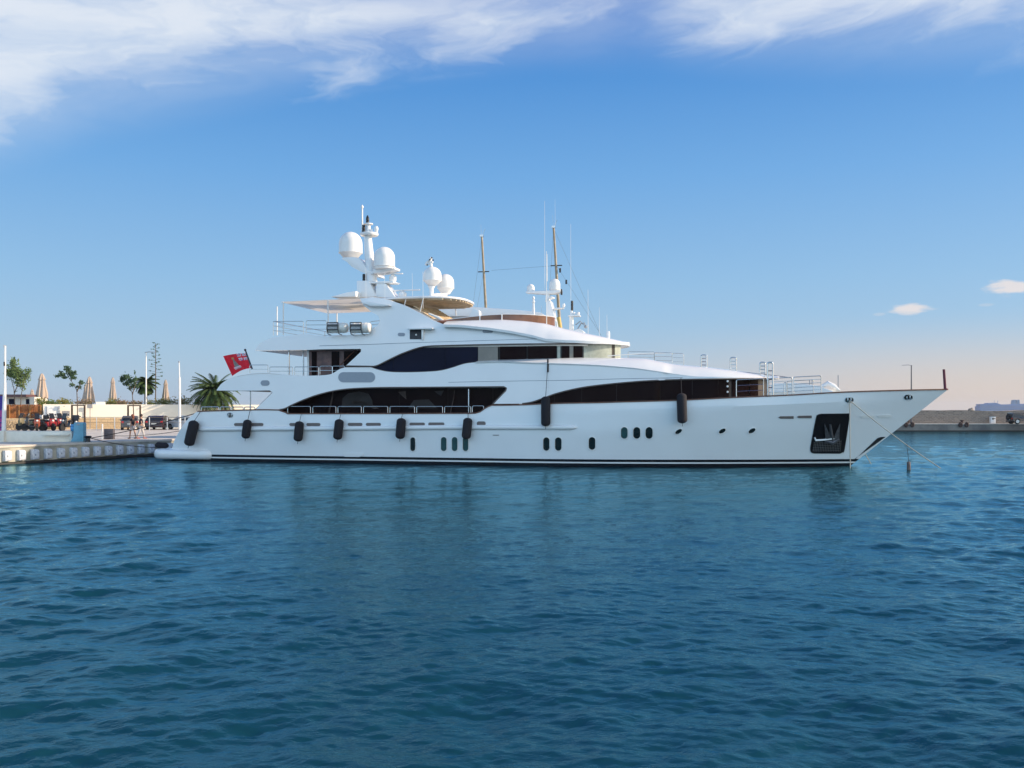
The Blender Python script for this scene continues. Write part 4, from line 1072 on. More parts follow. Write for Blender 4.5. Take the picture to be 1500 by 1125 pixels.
nprism('lower_arm', [(806, 455), (806, 452.6), (826, 450), (826, 452.6)], .2)
lathe_px('search_light', 826, NY_-.2, [(1.6, 450), (2.2, 447), (1.2, 444.6)], WHITE, nb2); lathe_px('search_light', 822.6, NY_-.2, [(1.3, 432), (1.6, 428), (.9, 423.4)], BLACKM, nb2)
for (a, b0, b1, r) in ((798, 432, 294, .022), (801.6, 412, 372, .05), (813.2, 330, 292, .012), (836.2, 440, 328, .02), (793.4, 466, 448, .025)):
    mb = MB(); mb.tube([U(a, b0, NY_), U(a-.2, b1, NY_)], [r*.7, r*.4], 6); mb.build('whip_antenna', WMETAL, nb2)
lathe_px('signal_mast', 837.2, NY_, [(3.4, 492), (3.0, 464), (3.2, 463), (1.9, 461), (1.7, 455)], WHITE, nb2)
lathe_px('mast_lights', 838, NY_, [(1.8, 455), (1.8, 450), (1.2, 449.6), (1.8, 449), (1.8, 445), (1.2, 444.6), (1.9, 444), (1.6, 440.6)], BLACKM, nb2)
mb = MB(); pboxM(mb, 833, 462, 850, 464.2, NY_, .3); mb.sphere(U(847, 459.4, NY_), .13); mb.sphere(U(841, 459, NY_), .1); mb.build('crosstree', WHITE, nb2)
mb = MB()
mb.tube([U(846, 482, NY_), U(851, 474, NY_), U(856, 473, NY_), U(858, 480, NY_)], .05, 6); mb.tube([U(843, 476, NY_), U(850, 470.5, NY_), U(855, 476, NY_)], .045, 6); mb.sphere(U(858, 478.5, NY_), .13)
mb.build('deck_crane', GREYP, nb2); 
nprism('mast_fairing', [(842, 488), (844, 484), (850, 482.4), (855, 485), (858, 489)], .6)
for (a, b0, b1, r) in ((861.5, 489, 424, .022), (878, 493, 450, .018), (889.2, 495, 461, .018)):
    mb = MB(); mb.tube([U(a, b0, -.8), U(a-.2, b1, -.8)], [r*.7, r*.4], 6); mb.build('whip_antenna', WMETAL, yacht)
lathe_px('antenna_foot', 891, -.8, [(2.6, 496), (2.6, 492), (2.6, 488), (2.2, 485.6), (.6, 485)], WHITE, yacht)

SY = 22.0
sail = thing('sailing_yacht', 'two-masted sailing yacht hidden behind the motor yachts, its tall varnished masts rising above them', 'sailing boat', (-16, SY, 0), 'Y')
mb = MB(); vs = []; sx, bx = U(520, 640, SY).x, U(930, 640, SY).x
for i in range(31):
    x = lerp(sx, bx, i/30); t = i/30; w = 2.6*math.sin(math.pi*min(1, .12+t*.88))**.6*(1-.0*t); w = max(.05, w)
    vs += [(x, SY-w*.5, -.4), (x, SY-w, 1.3+.5*t*t), (x, SY+w, 1.3+.5*t*t), (x, SY+w*.5, -.4)]
mb.add(vs, [(4*i+k, 4*i+k+1, 4*i+5+k, 4*i+4+k) for i in range(30) for k in range(3)]); mb.build('hull', mat('cream_hull', (.6, .56, .48), .3), sail)
SPAR = mat('varnished_spar', (.36, .28, .18), .4, col2=(.27, .20, .12), vscale=3)
def spar(x0, y0, x1, y1, r0, r1):
    a = U(x0, y0, SY); b = U(x1, y1, SY); k = (a.z-1.4)/(b.z-a.z); foot = a-(b-a)*k
    mb = MB(); mb.tube([foot, a, b], [r0, r0, r1], 12); o = mb.build('mast', SPAR, sail)
    mb = MB(); mb.box((b.x-.16, SY-.12, b.z), (b.x+.16, SY+.12, b.z+.18)); mb.tube([b, b+Vector((.3, 0, .7))], .02, 5); mb.tube([b, b+Vector((-.1, 0, 1.1))], .012, 5); mb.build('truck', STEEL, o)
    return b
b1 = spar(711.8, 455, 705.8, 347, .12, .09); b2 = spar(820, 480, 811, 334, .14, .09)
mb = MB(); a = U(817.6, 465, SY); c = U(821.5, 490, SY); mb.tube([c, a], .22, 12); mb.build('mast_sheath', mat('ochre_sheath', (.50, .34, .08), .5), sail)
mb = MB()
s2 = U(815, 389, SY); s1 = U(708.4, 398, SY)
for p_, q_ in ((s2, U(720, 396, SY)), (b1, U(690, 470, SY)), (s1, U(690, 500, SY-2)), (s2, U(880, 490, SY-1)), (b2, U(884, 500, SY)), (b2, U(800, 500, SY+2))):
    mb.tube([p_, q_], .009, 5)
mb.build('rigging', mat('wire', (.12, .13, .15), .5), sail)
mb = MB()
for p_ in (s2, s1): mb.box((p_.x-.5, SY-.05, p_.z-.04), (p_.x+.5, SY+.05, p_.z+.04))
for a, b in ((820.5, 396), (829.5, 413)): v = U(a, b, SY); mb.box((v.x-.07, SY-.07, v.z-.18), (v.x+.07, SY+.07, v.z+.18))
mb.build('spreader', BLACKM, sail)

# ================================================================== QUAY
CONC = mat('quay_concrete', (.34, .33, .28), .85, col2=(.24, .24, .21), vscale=1.3, bump=.5, bscale=9)
PAVE = mat('quay_paving', (.66, .60, .52), .8, var=.2, vscale=.9, bump=.2, bscale=14)
E0 = Vector((-29.4, 51.0)); ED = Vector((.412, .911)); EN = Vector((.911, -.412))
def E(t, out=0.0, z=0.0): v = E0+ED*t+EN*out; return Vector((v.x, v.y, z))
def arc_name(): pass
mb = MB()
face = MB(); P = [E(-40), E(100), Vector((-260, 160, 0)), Vector((-260, -6, 0))]
mb.slab([(p.x, p.y) for p in P], -1.5, 1.0)
quay = single(mb, 'quay', [mat('quay_face_concrete', (.46, .44, .36), .85, col2=(.26, .26, .22), vscale=.9, bump=.6, bscale=7)], None, None, (0, 0, 0), kind='structure', smooth=False)
mb = MB(); P = [E(-40, .06), E(100, .06), Vector((-260, 160, 0)), Vector((-260, -6, 0))]
mb.slab([(p.x, p.y) for p in P], 1.0, 1.12)
single(mb, 'quay_pavement', PAVE, None, None, (0, 0, 0), kind='structure', smooth=False)
mb = MB()
for t in range(-12, 40): 
    a = E(t, .075, 0); 
mb = MB(); a = E(-40, .03); b = E(100, .03); mb.tube([(a.x, a.y, .04), (b.x, b.y, .04)], .12, 8)
single(mb, 'tide_line', mat('wet_algae', (.012, .012, .010), .6), None, None, (0, 0, 0), kind='structure')
# white fender blocks bolted to the quay face
FB = mat('white_rubber_block', (.70, .72, .76), .5, col2=(.48, .50, .56), vscale=6)
def block(t):
    c = E(t, .0, .21); M = Matrix((( ED.x, EN.x, 0), (ED.y, EN.y, 0), (0, 0, 1)))
    mb = MB(); prof = [(-.24, 0), (.24, .03), (.24, .5), (.2, .59), (.12, .63), (-.24, .64)]
    vs = [c+M@Vector((x, .002, z)) for x, z in prof]+[c+M@Vector((x*.88, .24, .02+z*.95)) for x, z in prof]; n = len(prof)
    mb.add(vs, [tuple(range(n)), tuple(range(2*n-1, n-1, -1))]+[(i, i+n, (i+1) % n+n, (i+1) % n) for i in range(n)])
    mb2 = MB(); q = c+M@Vector((-.07, .248, .3)); mb2.obox(q, (.06, .03, .1), math.atan2(ED.y, ED.x))
    return mb, mb2, c
mb, mb2, c0 = block(.35)
blk = thing('quay_fender', 'white plastic fender block bolted to the quay wall above the waterline', 'quay fender', c0, group='white fender blocks along the quay wall')
b_ = mb.build('block', FB, blk, bevel=.03); mb2.build('bolt', GREYP, b_)
for i in range(1, 19):
    c = E(.35+.885*i, 0, .21); dup(blk, c)

# low wall with lamp pole at its end
LWM = mat('pale_render', (.80, .76, .66), .8, var=.12, vscale=1.2, bump=.2, bscale=12)
x0, x1 = Wp(-60, 600, 57).x, Wp(105, 600, 57).x
t = thing('low_wall', 'low pale concrete wall on the quay beside the blue service pedestal', 'wall', (x0, 57, 1.12))
mb = MB(); mb.box((x0, 57, 1.12), (x1, 57.5, 1.82)); mb.build('wall_body', LWM, t, bevel=.02)
a = Wp(63, 636, 56.9).x; mb = MB(); mb.box((a, 56.75, 1.55), (x1-.1, 57, 1.61)); mb.box((x0, 56.8, 1.12), (Wp(8, 600, 57).x, 57.2, 1.84)); mb.build('ledge', LWM, t)
t = thing('lamp_pole', 'thick white pole rising above the low wall at the left edge', 'lamp post', Wp(6.4, 632, 57.3))
mb = MB(); mb.tube([Wp(5.6, 632, 57.3), Wp(6.2, 600, 57.3), Wp(7, 560, 57.3)], [.13, .12, .085], 12); mb.tube([Wp(7, 560, 57.3), Wp(7.4, 507, 57.3)], [.07, .06], 10); mb.build('pole', WMETAL, t)
mb = MB(); mb.box(Wp(5.4, 509, 57.2), Wp(9, 506, 57.5)); mb.build('cap', GREYP, t); mb = MB(); mb.tube([Wp(6.4, 536, 57.16), Wp(6.2, 530, 57.16)], .05, 8); mb.build('sensor', BLACKM, t)
mb = MB(); a = Wp(-6, 632, 58); b = Wp(3.6, 580, 58); mb.box((a.x, 58, 1.2), (b.x, 58.04, b.z))
for k in range(5): mb.box((a.x, 57.98, 1.35+.32*k), (b.x, 57.998, 1.42+.32*k), 1)
mb.box((a.x, 57.98, 3.15), (b.x, 57.998, b.z), 1)
single(mb, 'banner', [mat('magenta_banner', (.38, .05, .25), .7), mat('indigo_print', (.04, .03, .25), .7)], 'magenta and indigo banner cut off by the left edge', 'banner', a, smooth=False)

# blue service pedestal
BLUE = mat('pedestal_blue', (.13, .34, .46), .45, var=.15, vscale=3)
c = Wp(114.5, 648, 57)
c.z = 1.12; t = thing('service_pedestal', 'light blue service pedestal with a hose reel standing on the quay', 'service pedestal', c)
mb = MB(); s_ = 57/F
prof = [(-.42, 0), (.40, 0), (.42, .1), (.42, 1.2), (.36, 1.26), (-.12, 1.27), (-.20, 1.2), (-.22, .45), (-.30, .2)]
mb.prism([(c.x+x, c.z+z) for x, z in prof], c.y-.2, c.y+.25); mb.build('cabinet', BLUE, t, bevel=.03)
mb = MB(); mb.lathe((c.x-.3, c.y-.05, c.z+.85), [(.14, -.12), (.17, -.08), (.17, .08), (.14, .12)], 14, M=Matrix.Rotation(R(90), 3, 'Y')); mb.box((c.x-.45, c.y-.12, c.z+1.02), (c.x-.22, c.y+.1, c.z+1.14)); mb.build('hose_reel', mat('reel_blue', (.05, .25, .5), .4), t)
mb = MB(); mb.box((c.x+.0, c.y-.222, c.z+1.08), (c.x+.2, c.y-.2, c.z+1.18)); mb.build('socket_cover', GREYP, t)
mb = MB(); mb.box((c.x-.5, c.y-.25, c.z), (c.x+.47, c.y+.3, c.z+.03)); mb.build('base_plate', CONC, t)
# bollard
c = Wp(129, 648, 57); c.z = 1.12
t = thing('bollard', 'black iron bollard at the quay edge holding the stern lines', 'bollard', c)
mb = MB(); mb.lathe(c, [(.16, 0), (.14, .05), (.13, .25), (.2, .3), (.22, .36), (.16, .4)], 16); mb.build('post', BLACKM, t)
mb = MB(); mb.tube([c+Vector((-.34, 0, .33)), c+Vector((.2, 0, .31))], .05, 8); mb.build('horn', BLACKM, t)
def wrope(pts, r, m_, label):
    mb = MB(); mb.tube(pts, r, 6); return single(mb, 'mooring_line', m_, label, 'rope', pts[0])
def YP(px, py, yl): return YW(U(px, py, yl))
bo = c+Vector((.18, -.05, .25))
q = YP(291, 604, -3.0)
wrope([bo.lerp(q, k/12)-Vector((0, 0, .5*4*k/12*(1-k/12)*.25)) for k in range(13)], .028, ROPE, 'dark mooring line from the quay bollard up to the stern rail')
q = YP(229, 655.5, -3.4)
wrope([bo.lerp(q, k/12)-Vector((0, 0, .13*4*k/12*(1-k/12))) for k in range(13)], .025, ROPE, 'dark slack mooring line from the quay bollard down to the swim platform')
s_ = Wp(168, 638.5, 60); q = YP(262, 631.4, -3.6)
wrope([s_.lerp(q, k/12)-Vector((0, 0, .1*4*k/12*(1-k/12))) for k in range(13)], .02, ROPE, 'thin dark shore cable running level to the stern above the quay edge')
# pair of little notice posts
c = Wp(150, 641, 62); c.z = 1.12
t = thing('utility_box', 'dark grey low box with a white marker post on the quay', 'utility box', c)
mb = MB(); mb.box((c.x+.1, 62, 1.12), (c.x+.75, 62.3, 1.85)); 
for k in range(4): mb.box((c.x+.14, 61.97, 1.2+.16*k), (c.x+.71, 61.998, 1.26+.16*k))
mb.build('box', mat('grey_purple_box', (.10, .09, .10), .6, var=.3), t, bevel=.015); mb = MB(); mb.tube([(c.x, 62, 1.12), (c.x, 62, 2.2)], .05, 8); mb.build('post', WMETAL, t)

# rail along the road
RL = 88.0
t = thing('guard_rail', 'thin grey guard rail across the quay in front of the parked cars', 'railing', Wp(190, 627, RL))
x0, x1 = Wp(118, 600, RL).x, Wp(300, 600, RL).x; zt = 1.12+1.32
mb = MB(); mb.tube([(x0, RL, zt), (x1, RL, zt)], .03, 6); mb.build('top_rail', mat('rail_grey', (.20, .16, .12), .6), t)
mb = MB(); mb.tube([(x0, RL, zt-.55), (x1, RL, zt-.55)], .02, 6); mb.build('mid_rail', MATS['rail_grey'], t)
for px in (141.5, 168, 194, 219, 245, 271): 
    x = Wp(px, 600, RL).x; mb = MB(); mb.tube([(x, RL, 1.12), (x, RL, zt)], .045, 8); mb.build('post', WMETAL, t)

# boundary wall
def brickmat(name, c1, c2, cm, scale, w, h, bumpk=.6, mortar=.02):
    m = bpy.data.materials.new(name); m.use_nodes = True; MATS[name] = m; t = NT(m.node_tree); b = t.n['Principled BSDF']
    tc = t.new('ShaderNodeTexCoord').outputs['Object']; s = t.new('ShaderNodeSeparateXYZ'); t.l.new(tc, s.inputs[0])
    jig = t.noise(tc, 1.5, 4); v = t.comb(t.m('ADD', s.outputs[0], t.m('MULTIPLY', jig, .25)), t.m('ADD', s.outputs[2], t.m('MULTIPLY', jig, .2)), 0)
    br = t.new('ShaderNodeTexBrick'); t.l.new(v, br.inputs['Vector']); br.inputs['Color1'].default_value = (*c1, 1); br.inputs['Color2'].default_value = (*c2, 1); br.inputs['Mortar'].default_value = (*cm, 1)
    br.inputs['Scale'].default_value = scale; br.inputs['Mortar Size'].default_value = mortar; br.inputs['Brick Width'].default_value = w; br.inputs['Row Height'].default_value = h; br.inputs['Mortar Smooth'].default_value = .3
    col = t.mix(.5, br.outputs[0], t.mix(t.noise(tc, 3.0, 5), c1, c2)); t.l.new(col, b.inputs['Base Color']); b.inputs['Roughness'].default_value = .9
    bn = t.new('ShaderNodeBump'); bn.inputs['Strength'].default_value = bumpk; bn.inputs['Distance'].default_value = .05
    t.l.new(t.m('ADD', t.m('MULTIPLY', br.outputs[1], -1.0), t.noise(tc, 6, 5)), bn.inputs['Height']); t.l.new(bn.outputs[0], b.inputs['Normal']); return m
RUB = brickmat('tan_rubble', (.60, .45, .27), (.40, .29, .17), (.25, .2, .15), 1.0, .55, .28)
CREAM = brickmat('cream_panel', (.86, .80, .68), (.84, .77, .65), (.55, .5, .42), 1.0, 3.2, 2.9, .1, .012)
wa = Vector((-58.5, 88.0)); wb_ = Vector((-13.0, 112.0)); wd = (wb_-wa).normalized(); wang = math.atan2(wd.y, wd.x)
def wallpt(px, off=0.0):      # point on the wall line seen in column px
    a = (px-CX)/F; n_ = Vector((wd.y, -wd.x)); p0 = wa+n_*off; s = (p0.x-a*p0.y)/(a*wd.y-wd.x); return p0+wd*s
def wallbox(px0, px1, z0, z1, off, th, name, m_, label, cat, parent=None):
    p0 = wallpt(px0, off); p1 = wallpt(px1, off); L = (p1-p0).length; mb = MB(); mb.box((0, 0, 0), (L, th, z1-z0))
    if parent is None:
        o = single(mb, name, m_, label, cat, (0, 0, 0), smooth=False); o.location = (p0.x, p0.y, z0); o.rotation_euler = (0, 0, wang); return o
wallbox(63, 620, 2.3, 3.76, 0, .3, 'boundary_wall', CREAM, 'long cream boundary wall across the back of the quay above the rubble base', 'wall')
wallbox(-60, 190, 1.12, 2.30, .12, .5, 'stone_wall', RUB, 'low tan rubble wall under the cream and timber walls', 'wall')
wallbox(190, 620, 1.12, 2.296, .0, .3, 'wall_plinth', CREAM, 'cream lower part of the boundary wall behind the parked cars', 'wall')
ORW = mat('orange_timber', (.30, .11, .025), .7, col2=(.20, .065, .02), vscale=3)
t = thing('timber_fence', 'orange brown timber fence panel left of the cream wall', 'fence', (*wallpt(8), 2.3))
p0, p1 = wallpt(-30), wallpt(62.5); mb = MB(); L = (p1-p0).length; M = Matrix.Rotation(wang, 3, 'Z')
n_ = int(L/.22)
for k in range(n_): mb.obox(Vector((p0.x, p0.y, 3.02))+M@Vector((.11+k*.22, .03+random.uniform(0, .02), 0)), (.205, .04, 1.42+random.uniform(-.02, .02)), wang)
mb.build('boards', ORW, t, smooth=False)
for px in (14, 28, 44, 60): q = wallpt(px, .06); mb = MB(); mb.obox((q.x, q.y, 2.4), (.1, .1, 2.55), wang); mb.build('post', mat('ochre_post', (.36, .17, .05), .7), t)
t = thing('container', 'white container with a dark open frame beside the timber fence', 'container', (*wallpt(77, .9), 2.3))
mb = MB(); a = wallpt(64.5, .9); b = wallpt(88, .9); mb.obox(((a.x+b.x)/2, (a.y+b.y)/2, 2.55), ((b-a).length, .7, 2.0), wang); mb.build('box', WMETAL, t, bevel=.04)
mb = MB(); 
for px in (68, 85): q = wallpt(px, 1.3); mb.obox((q.x, q.y, 2.6), (.04, .04, 1.7), wang)
mb.build('door_seam', GREYP, t)
for (px, py, w, h, lab) in ((96.5, 606, 10, 8, 'small grey notice board on the cream wall beside the white container'), (131.5, 595, 7, 6, 'small grey notice on top of the cream wall between the trees')):
    q = wallpt(px, .4); s_ = q.y/F; c = Vector((q.x, q.y, CH+(HY-py)*s_)); mb = MB(); mb.obox(c, (w*s_, .05, h*s_), wang); mb.obox((c.x, c.y+.06, (c.z+1.12)/2), (.06, .05, c.z-1.12), wang)
    single(mb, 'notice_board', mat('notice_grey', (.30, .31, .33), .6, var=.3, vscale=8), lab, 'sign', (c.x, c.y, 1.12), smooth=False)
q = wallpt(142, .1); s_ = q.y/F; mb = MB(); mb.obox((q.x, q.y+.8, CH+(HY-591)*s_), (13*s_, .9, 5*s_), wang); single(mb, 'planter', WMETAL, 'white planter box on top of the cream wall', 'planter', (q.x, q.y, 3.7), smooth=False, bevel=.02)
# terrace ground behind the wall
mb = MB(); a = wallpt(-60, -.5); b = wallpt(640, -.5)
mb.slab([(a.x, a.y), (b.x, b.y), (b.x-10, b.y+22), (a.x-30, a.y+40)], 1.13, 3.55); single(mb, 'terrace_ground', mat('dry_earth', (.30, .24, .15), .9, var=.3), None, None, (0, 0, 0), kind='structure', smooth=False)
# kiosk
t = thing('kiosk', 'small white kiosk with a flat purple-brown roof behind the timber fence', 'kiosk', Wp(30, 594, 104))
mb = MB(); a = Wp(8, 594, 104); b = Wp(50.5, 581.4, 104); mb.box((a.x, 104, 3.5), (b.x, 107, b.z)); mb.build('wall', mat('kiosk_white', (.7, .68, .62), .7, var=.1), t)
mb = MB(); mb.box((a.x-.4, 103.3, b.z), (b.x-.6, 107.4, b.z+.28)); mb.build('roof', mat('purple_brown_roof', (.11, .055, .06), .6), t)
for p_, q_ in ((13, 21), (38, 43)): u = Wp(p_, 592, 103.97); v = Wp(q_, 584.4, 103.97); mb = MB(); mb.box((u.x, 103.96, u.z), (v.x, 103.99, v.z)); mb.build('window', GLASSN, t)

# ---------------------------------------------------------------- lamps
def lampost(px, ytop, D, zb, side, label, m_=WMETAL, r=.07, arm=1.0):
    b = Wp(px, 600, D); b.z = zb; tp = Wp(px, ytop, D); t = thing('street_lamp', label, 'street lamp', b)
    mb = MB(); mb.tube([b, tp], [r*1.35, r*.8], 10); mb.build('pole', m_, t)
    mb = MB(); mb.tube([tp+Vector((-.15*side, 0, -.05)), tp+Vector((side*arm*.3, 0, .05)), tp+Vector((side*arm, 0, 0))], [.05, .09, .07], 8, flat=.5); mb.build('lamp_head', GREYP, t)
lampost(214, 516, 98, 1.12, 1, 'white street lamp with a short arm standing behind the parked cars')
t = thing('lamp_pole', 'plain white pole with a thin top section near the stern of the big yacht', 'lamp post', (Wp(263, 630, 90).x, 90, 1.12))
mb = MB(); mb.tube([(Wp(263.3, 0, 90).x, 90, 1.12), Wp(263, 553, 90)], [.13, .11], 12); mb.tube([Wp(263, 553, 90), Wp(262.3, 531, 90)], [.06, .05], 8); mb.build('pole', WMETAL, t); mb = MB(); mb.sphere(Wp(262.3, 530, 90), .09); mb.build('cap', GREYP, t)

# ---------------------------------------------------------------- plants
def leafmat(name, c1, c2):
    m = mat(name, c1, .8, col2=c2, vscale=.9, spec=.2); b = m.node_tree.nodes['Principled BSDF']; b.inputs['Subsurface Weight'].default_value = 0; return m
LEAF = leafmat('olive_foliage', (.15, .21, .07), (.07, .12, .045)); LEAFD = leafmat('dark_foliage', (.07, .12, .06), (.035, .07, .04))
LEAFY = leafmat('yellow_scrub', (.22, .20, .06), (.09, .12, .035)); PALM = leafmat('palm_foliage', (.075, .12, .035), (.03, .055, .02))
BARK = mat('bark', (.16, .12, .09), .9, var=.4, vscale=8); BARKP = mat('palm_bark', (.12, .07, .045), .95, var=.4, vscale=6)
rnd = random.Random(5); LK = 1.0
def leaves(mb, c, rad, n, sz, mi=0, hollow=0.0):
    c = Vector(c); n = int(n*LK)
    for _ in range(n):
        d = Vector((rnd.gauss(0, .48), rnd.gauss(0, .48), rnd.gauss(0, .48)))
        p = c+Vector((d.x*rad[0], d.y*rad[1], d.z*rad[2])); s = sz*rnd.uniform(.5, 1.3)
        u = Vector((rnd.gauss(0, 1), rnd.gauss(0, 1), rnd.gauss(0, 1))).normalized(); w = u.orthogonal().normalized()
        mb.add([p-u*s, p+w*s*.45, p+u*s, p-w*s*.45], [(0, 1, 2, 3)], mi)
def smalltree(px, base_z, D, limbs, clumps, label, trunk_r=.07, leaf=.16, m_=None):
    b = Vector((Wp(px, 600, D).x, D, base_z)); t = thing('tree', label, 'tree', b, group='young trees on the quay')
    mb = MB()
    for L in limbs:
        pts = [Vector((Wp(x, 600, D).x, D+dy_, Wp(x, y, D).z)) for x, y, dy_ in L]; pts[0].z = max(base_z, pts[0].z); mb.tube(pts, [trunk_r*(1-.75*k/(len(pts)-1)) for k in range(len(pts))], 7)
    mb.build('trunk', BARK, t)
    mb = MB(); s_ = D/F
    for (x, y, rx, rz, n) in clumps: leaves(mb, (Wp(x, y, D).x, D+rnd.uniform(-.4, .4), Wp(x, y, D).z), (rx*s_, rx*s_*.9, rz*s_), n, leaf)
    mb.build('crown', m_ or LEAF, t, smooth=False, recalc=False)
LK = 2.6
smalltree(22, 1.12, 92, [[(23, 627, 0), (21.5, 590, 0), (20.5, 570, 0), (17, 558, 0), (15, 545, 0)], [(21, 576, 0), (25, 562, .2), (26, 545, 0)], [(28, 627, .3), (28, 590, .3), (30, 576, .2), (35, 560, 0), (40, 545, 0)]],
    [(18, 533, 5, 8, 110), (14, 546, 5, 8, 110), (21, 545, 7, 10, 170), (29, 547, 7, 9, 150), (36, 550, 6, 9, 100), (25, 558, 8, 8, 130), (19, 526, 2, 4, 20), (40, 543, 4, 5, 30), (31, 565, 5, 6, 50), (27, 528, 1, 4, 6), (44, 546, 2, 3, 12)],
    'bushy young tree with several upright stems beside the white pole at the left', .06, .115)
smalltree(113, 1.12, 92, [[(113.5, 627, 0), (113.4, 590, 0), (112.5, 572, 0), (108, 563, 0), (102, 555, 0), (97, 548, .1)], [(112.8, 574, 0), (116, 566, 0), (119, 560, 0)], [(104, 558, 0), (105, 548, .2), (100, 540, 0)]],
    [(99, 540, 4, 4.5, 55), (104, 547, 5, 4.5, 65), (93, 549, 5, 3, 50), (87, 551, 4, 2, 26), (108, 553, 4, 3, 34), (96, 553, 4, 2, 20), (111, 546, 2, 3, 14), (107, 564, 3, 3, 26), (118, 561, 3.6, 3.4, 45), (113, 567, 3.5, 3, 36), (90, 545, 2.5, 2, 12)],
    'thin young tree leaning left inside a square brown timber guard frame', .06, .12, LEAFD)
smalltree(195, 1.12, 93, [[(196, 615, 0), (195, 590, 0), (193.5, 575, 0), (190, 566, 0), (183, 560, 0)], [(194, 578, 0), (197, 567, 0), (200, 556, .2)]],
    [(180, 555, 5, 3, 50), (187, 552, 6, 4, 70), (192, 558, 6, 4.5, 80), (184, 562, 5, 3, 50), (195, 565, 4, 4, 50), (200, 556, 3, 3, 26), (189, 568, 4, 3, 34), (176, 558, 3, 2, 18), (197, 546, 1.2, 4, 8)],
    'young tree with a ragged crown behind the two pedestrians', .06, .12, LEAFD)
LK = 1.0
def guard(x0, x1, yt, D, label):
    b = Wp((x0+x1)/2, 600, D); b.z = 1.12; t = thing('tree_guard', label, 'tree guard', b); a = Wp(x0, yt, D); c = Wp(x1, yt, D)
    for v in (a, c):
        mb = MB(); mb.box((v.x-.07, D-.07, 1.12), (v.x+.07, D+.07, v.z)); mb.build('post', mat('guard_timber', (.14, .085, .05), .8, var=.3), t)
    mb = MB(); mb.box((a.x-.07, D-.06, a.z), (c.x+.07, D+.06, a.z+.12)); mb.build('cross_bar', MATS['guard_timber'], t)
guard(105.4, 124, 594.6, 91, 'square brown timber guard frame around the thin leaning tree'); guard(187.6, 205.4, 595, 92, 'square timber guard frame around the tree behind the pedestrians')

def frond(mb, base, dirv, L, droop, w, segs=9, mi=0, leafl=.4):
    """rib with paired leaflets"""
    pts = []; d = Vector(dirv).normalized(); p = Vector(base); h = Vector((d.x, d.y, 0)); h = h.normalized() if h.length > .01 else Vector((1, 0, 0))
    ang = math.atan2(d.z, math.hypot(d.x, d.y))
    for k in range(segs+1):
        pts.append(p.copy()); ang -= droop/segs; p = p+(h*math.cos(ang)+Vector((0, 0, 1))*math.sin(ang))*(L/segs)
    side = h.cross(Vector((0, 0, 1)))
    mb.tube(pts, [.035*(1-.8*k/segs) for k in range(segs+1)], 4, mi)
    for k in range(1, segs):
        for sg in (-1, 1):
            for q in (0, .5):
                a = pts[k].lerp(pts[k+1], q); fwd = (pts[k+1]-pts[k]).normalized(); l = leafl*math.sin(math.pi*(k+q)/(segs+.6))**.6
                tip = a+(side*sg*.75+fwd*.65-Vector((0, 0, .35)))*l; mb.add([a, a+fwd*w, tip], [(0, 1, 2)], mi)
def palm(px, pyc, D, base_z, L, nf, label, leafl=.45, tr=.25):
    c = Wp(px, pyc, D); b = Vector((c.x, D, base_z)); t = thing('palm_tree', label, 'palm tree', b)
    mb = MB(); n = 10; mb.tube([b.lerp(c, k/n)+Vector((.02*(k % 2), 0, 0)) for k in range(n+1)], [tr*(1+.08*(k % 2)) for k in range(n)]+[tr*1.3], 10); mb.build('trunk', BARKP, t)
    mb = MB()
    for i in range(nf):
        a = 2.399*i; e = R(78-105*(i/nf)); frond(mb, c, (math.cos(a)*math.cos(e), math.sin(a)*math.cos(e), math.sin(e)), L*rnd.uniform(.85, 1.08), R(rnd.uniform(50, 85)), .18, leafl=leafl)
    mb.build('crown', PALM, t, smooth=False, recalc=False)
palm(314.5, 574, 100, 3.4, 3.05, 120, 'large feathery date palm rising above the wall behind the yacht stern', .5, .5)
palm(213.5, 562, 103, 3.4, 1.55, 46, 'small dense fan palm behind the white street lamp', .5, .16)
b = Vector((Wp(228, 600, 103).x, 103, 3.4)); t = thing('agave_stalk', 'tall bare flowering agave stalk with short tiered branches', 'plant', b)
mb = MB(); tp = Wp(228, 503, 103); mb.tube([b, tp], [.07, .03], 6); mb.build('stalk', BARK, t)
for k in range(26):
    mb = MB(); z = lerp(CH+(HY-552)*103/F, tp.z, k/25); a = 2.4*k; l = .75*(1-.65*k/25)
    e = Vector((b.x+l*math.cos(a), 103+l*math.sin(a), z+.08)); mb.tube([(b.x, 103, z), e], .015, 4); leaves(mb, e, (.18, .18, .07), 9, .09)
    mb.build('flower_branch', LEAFD, t, smooth=False, recalc=False)
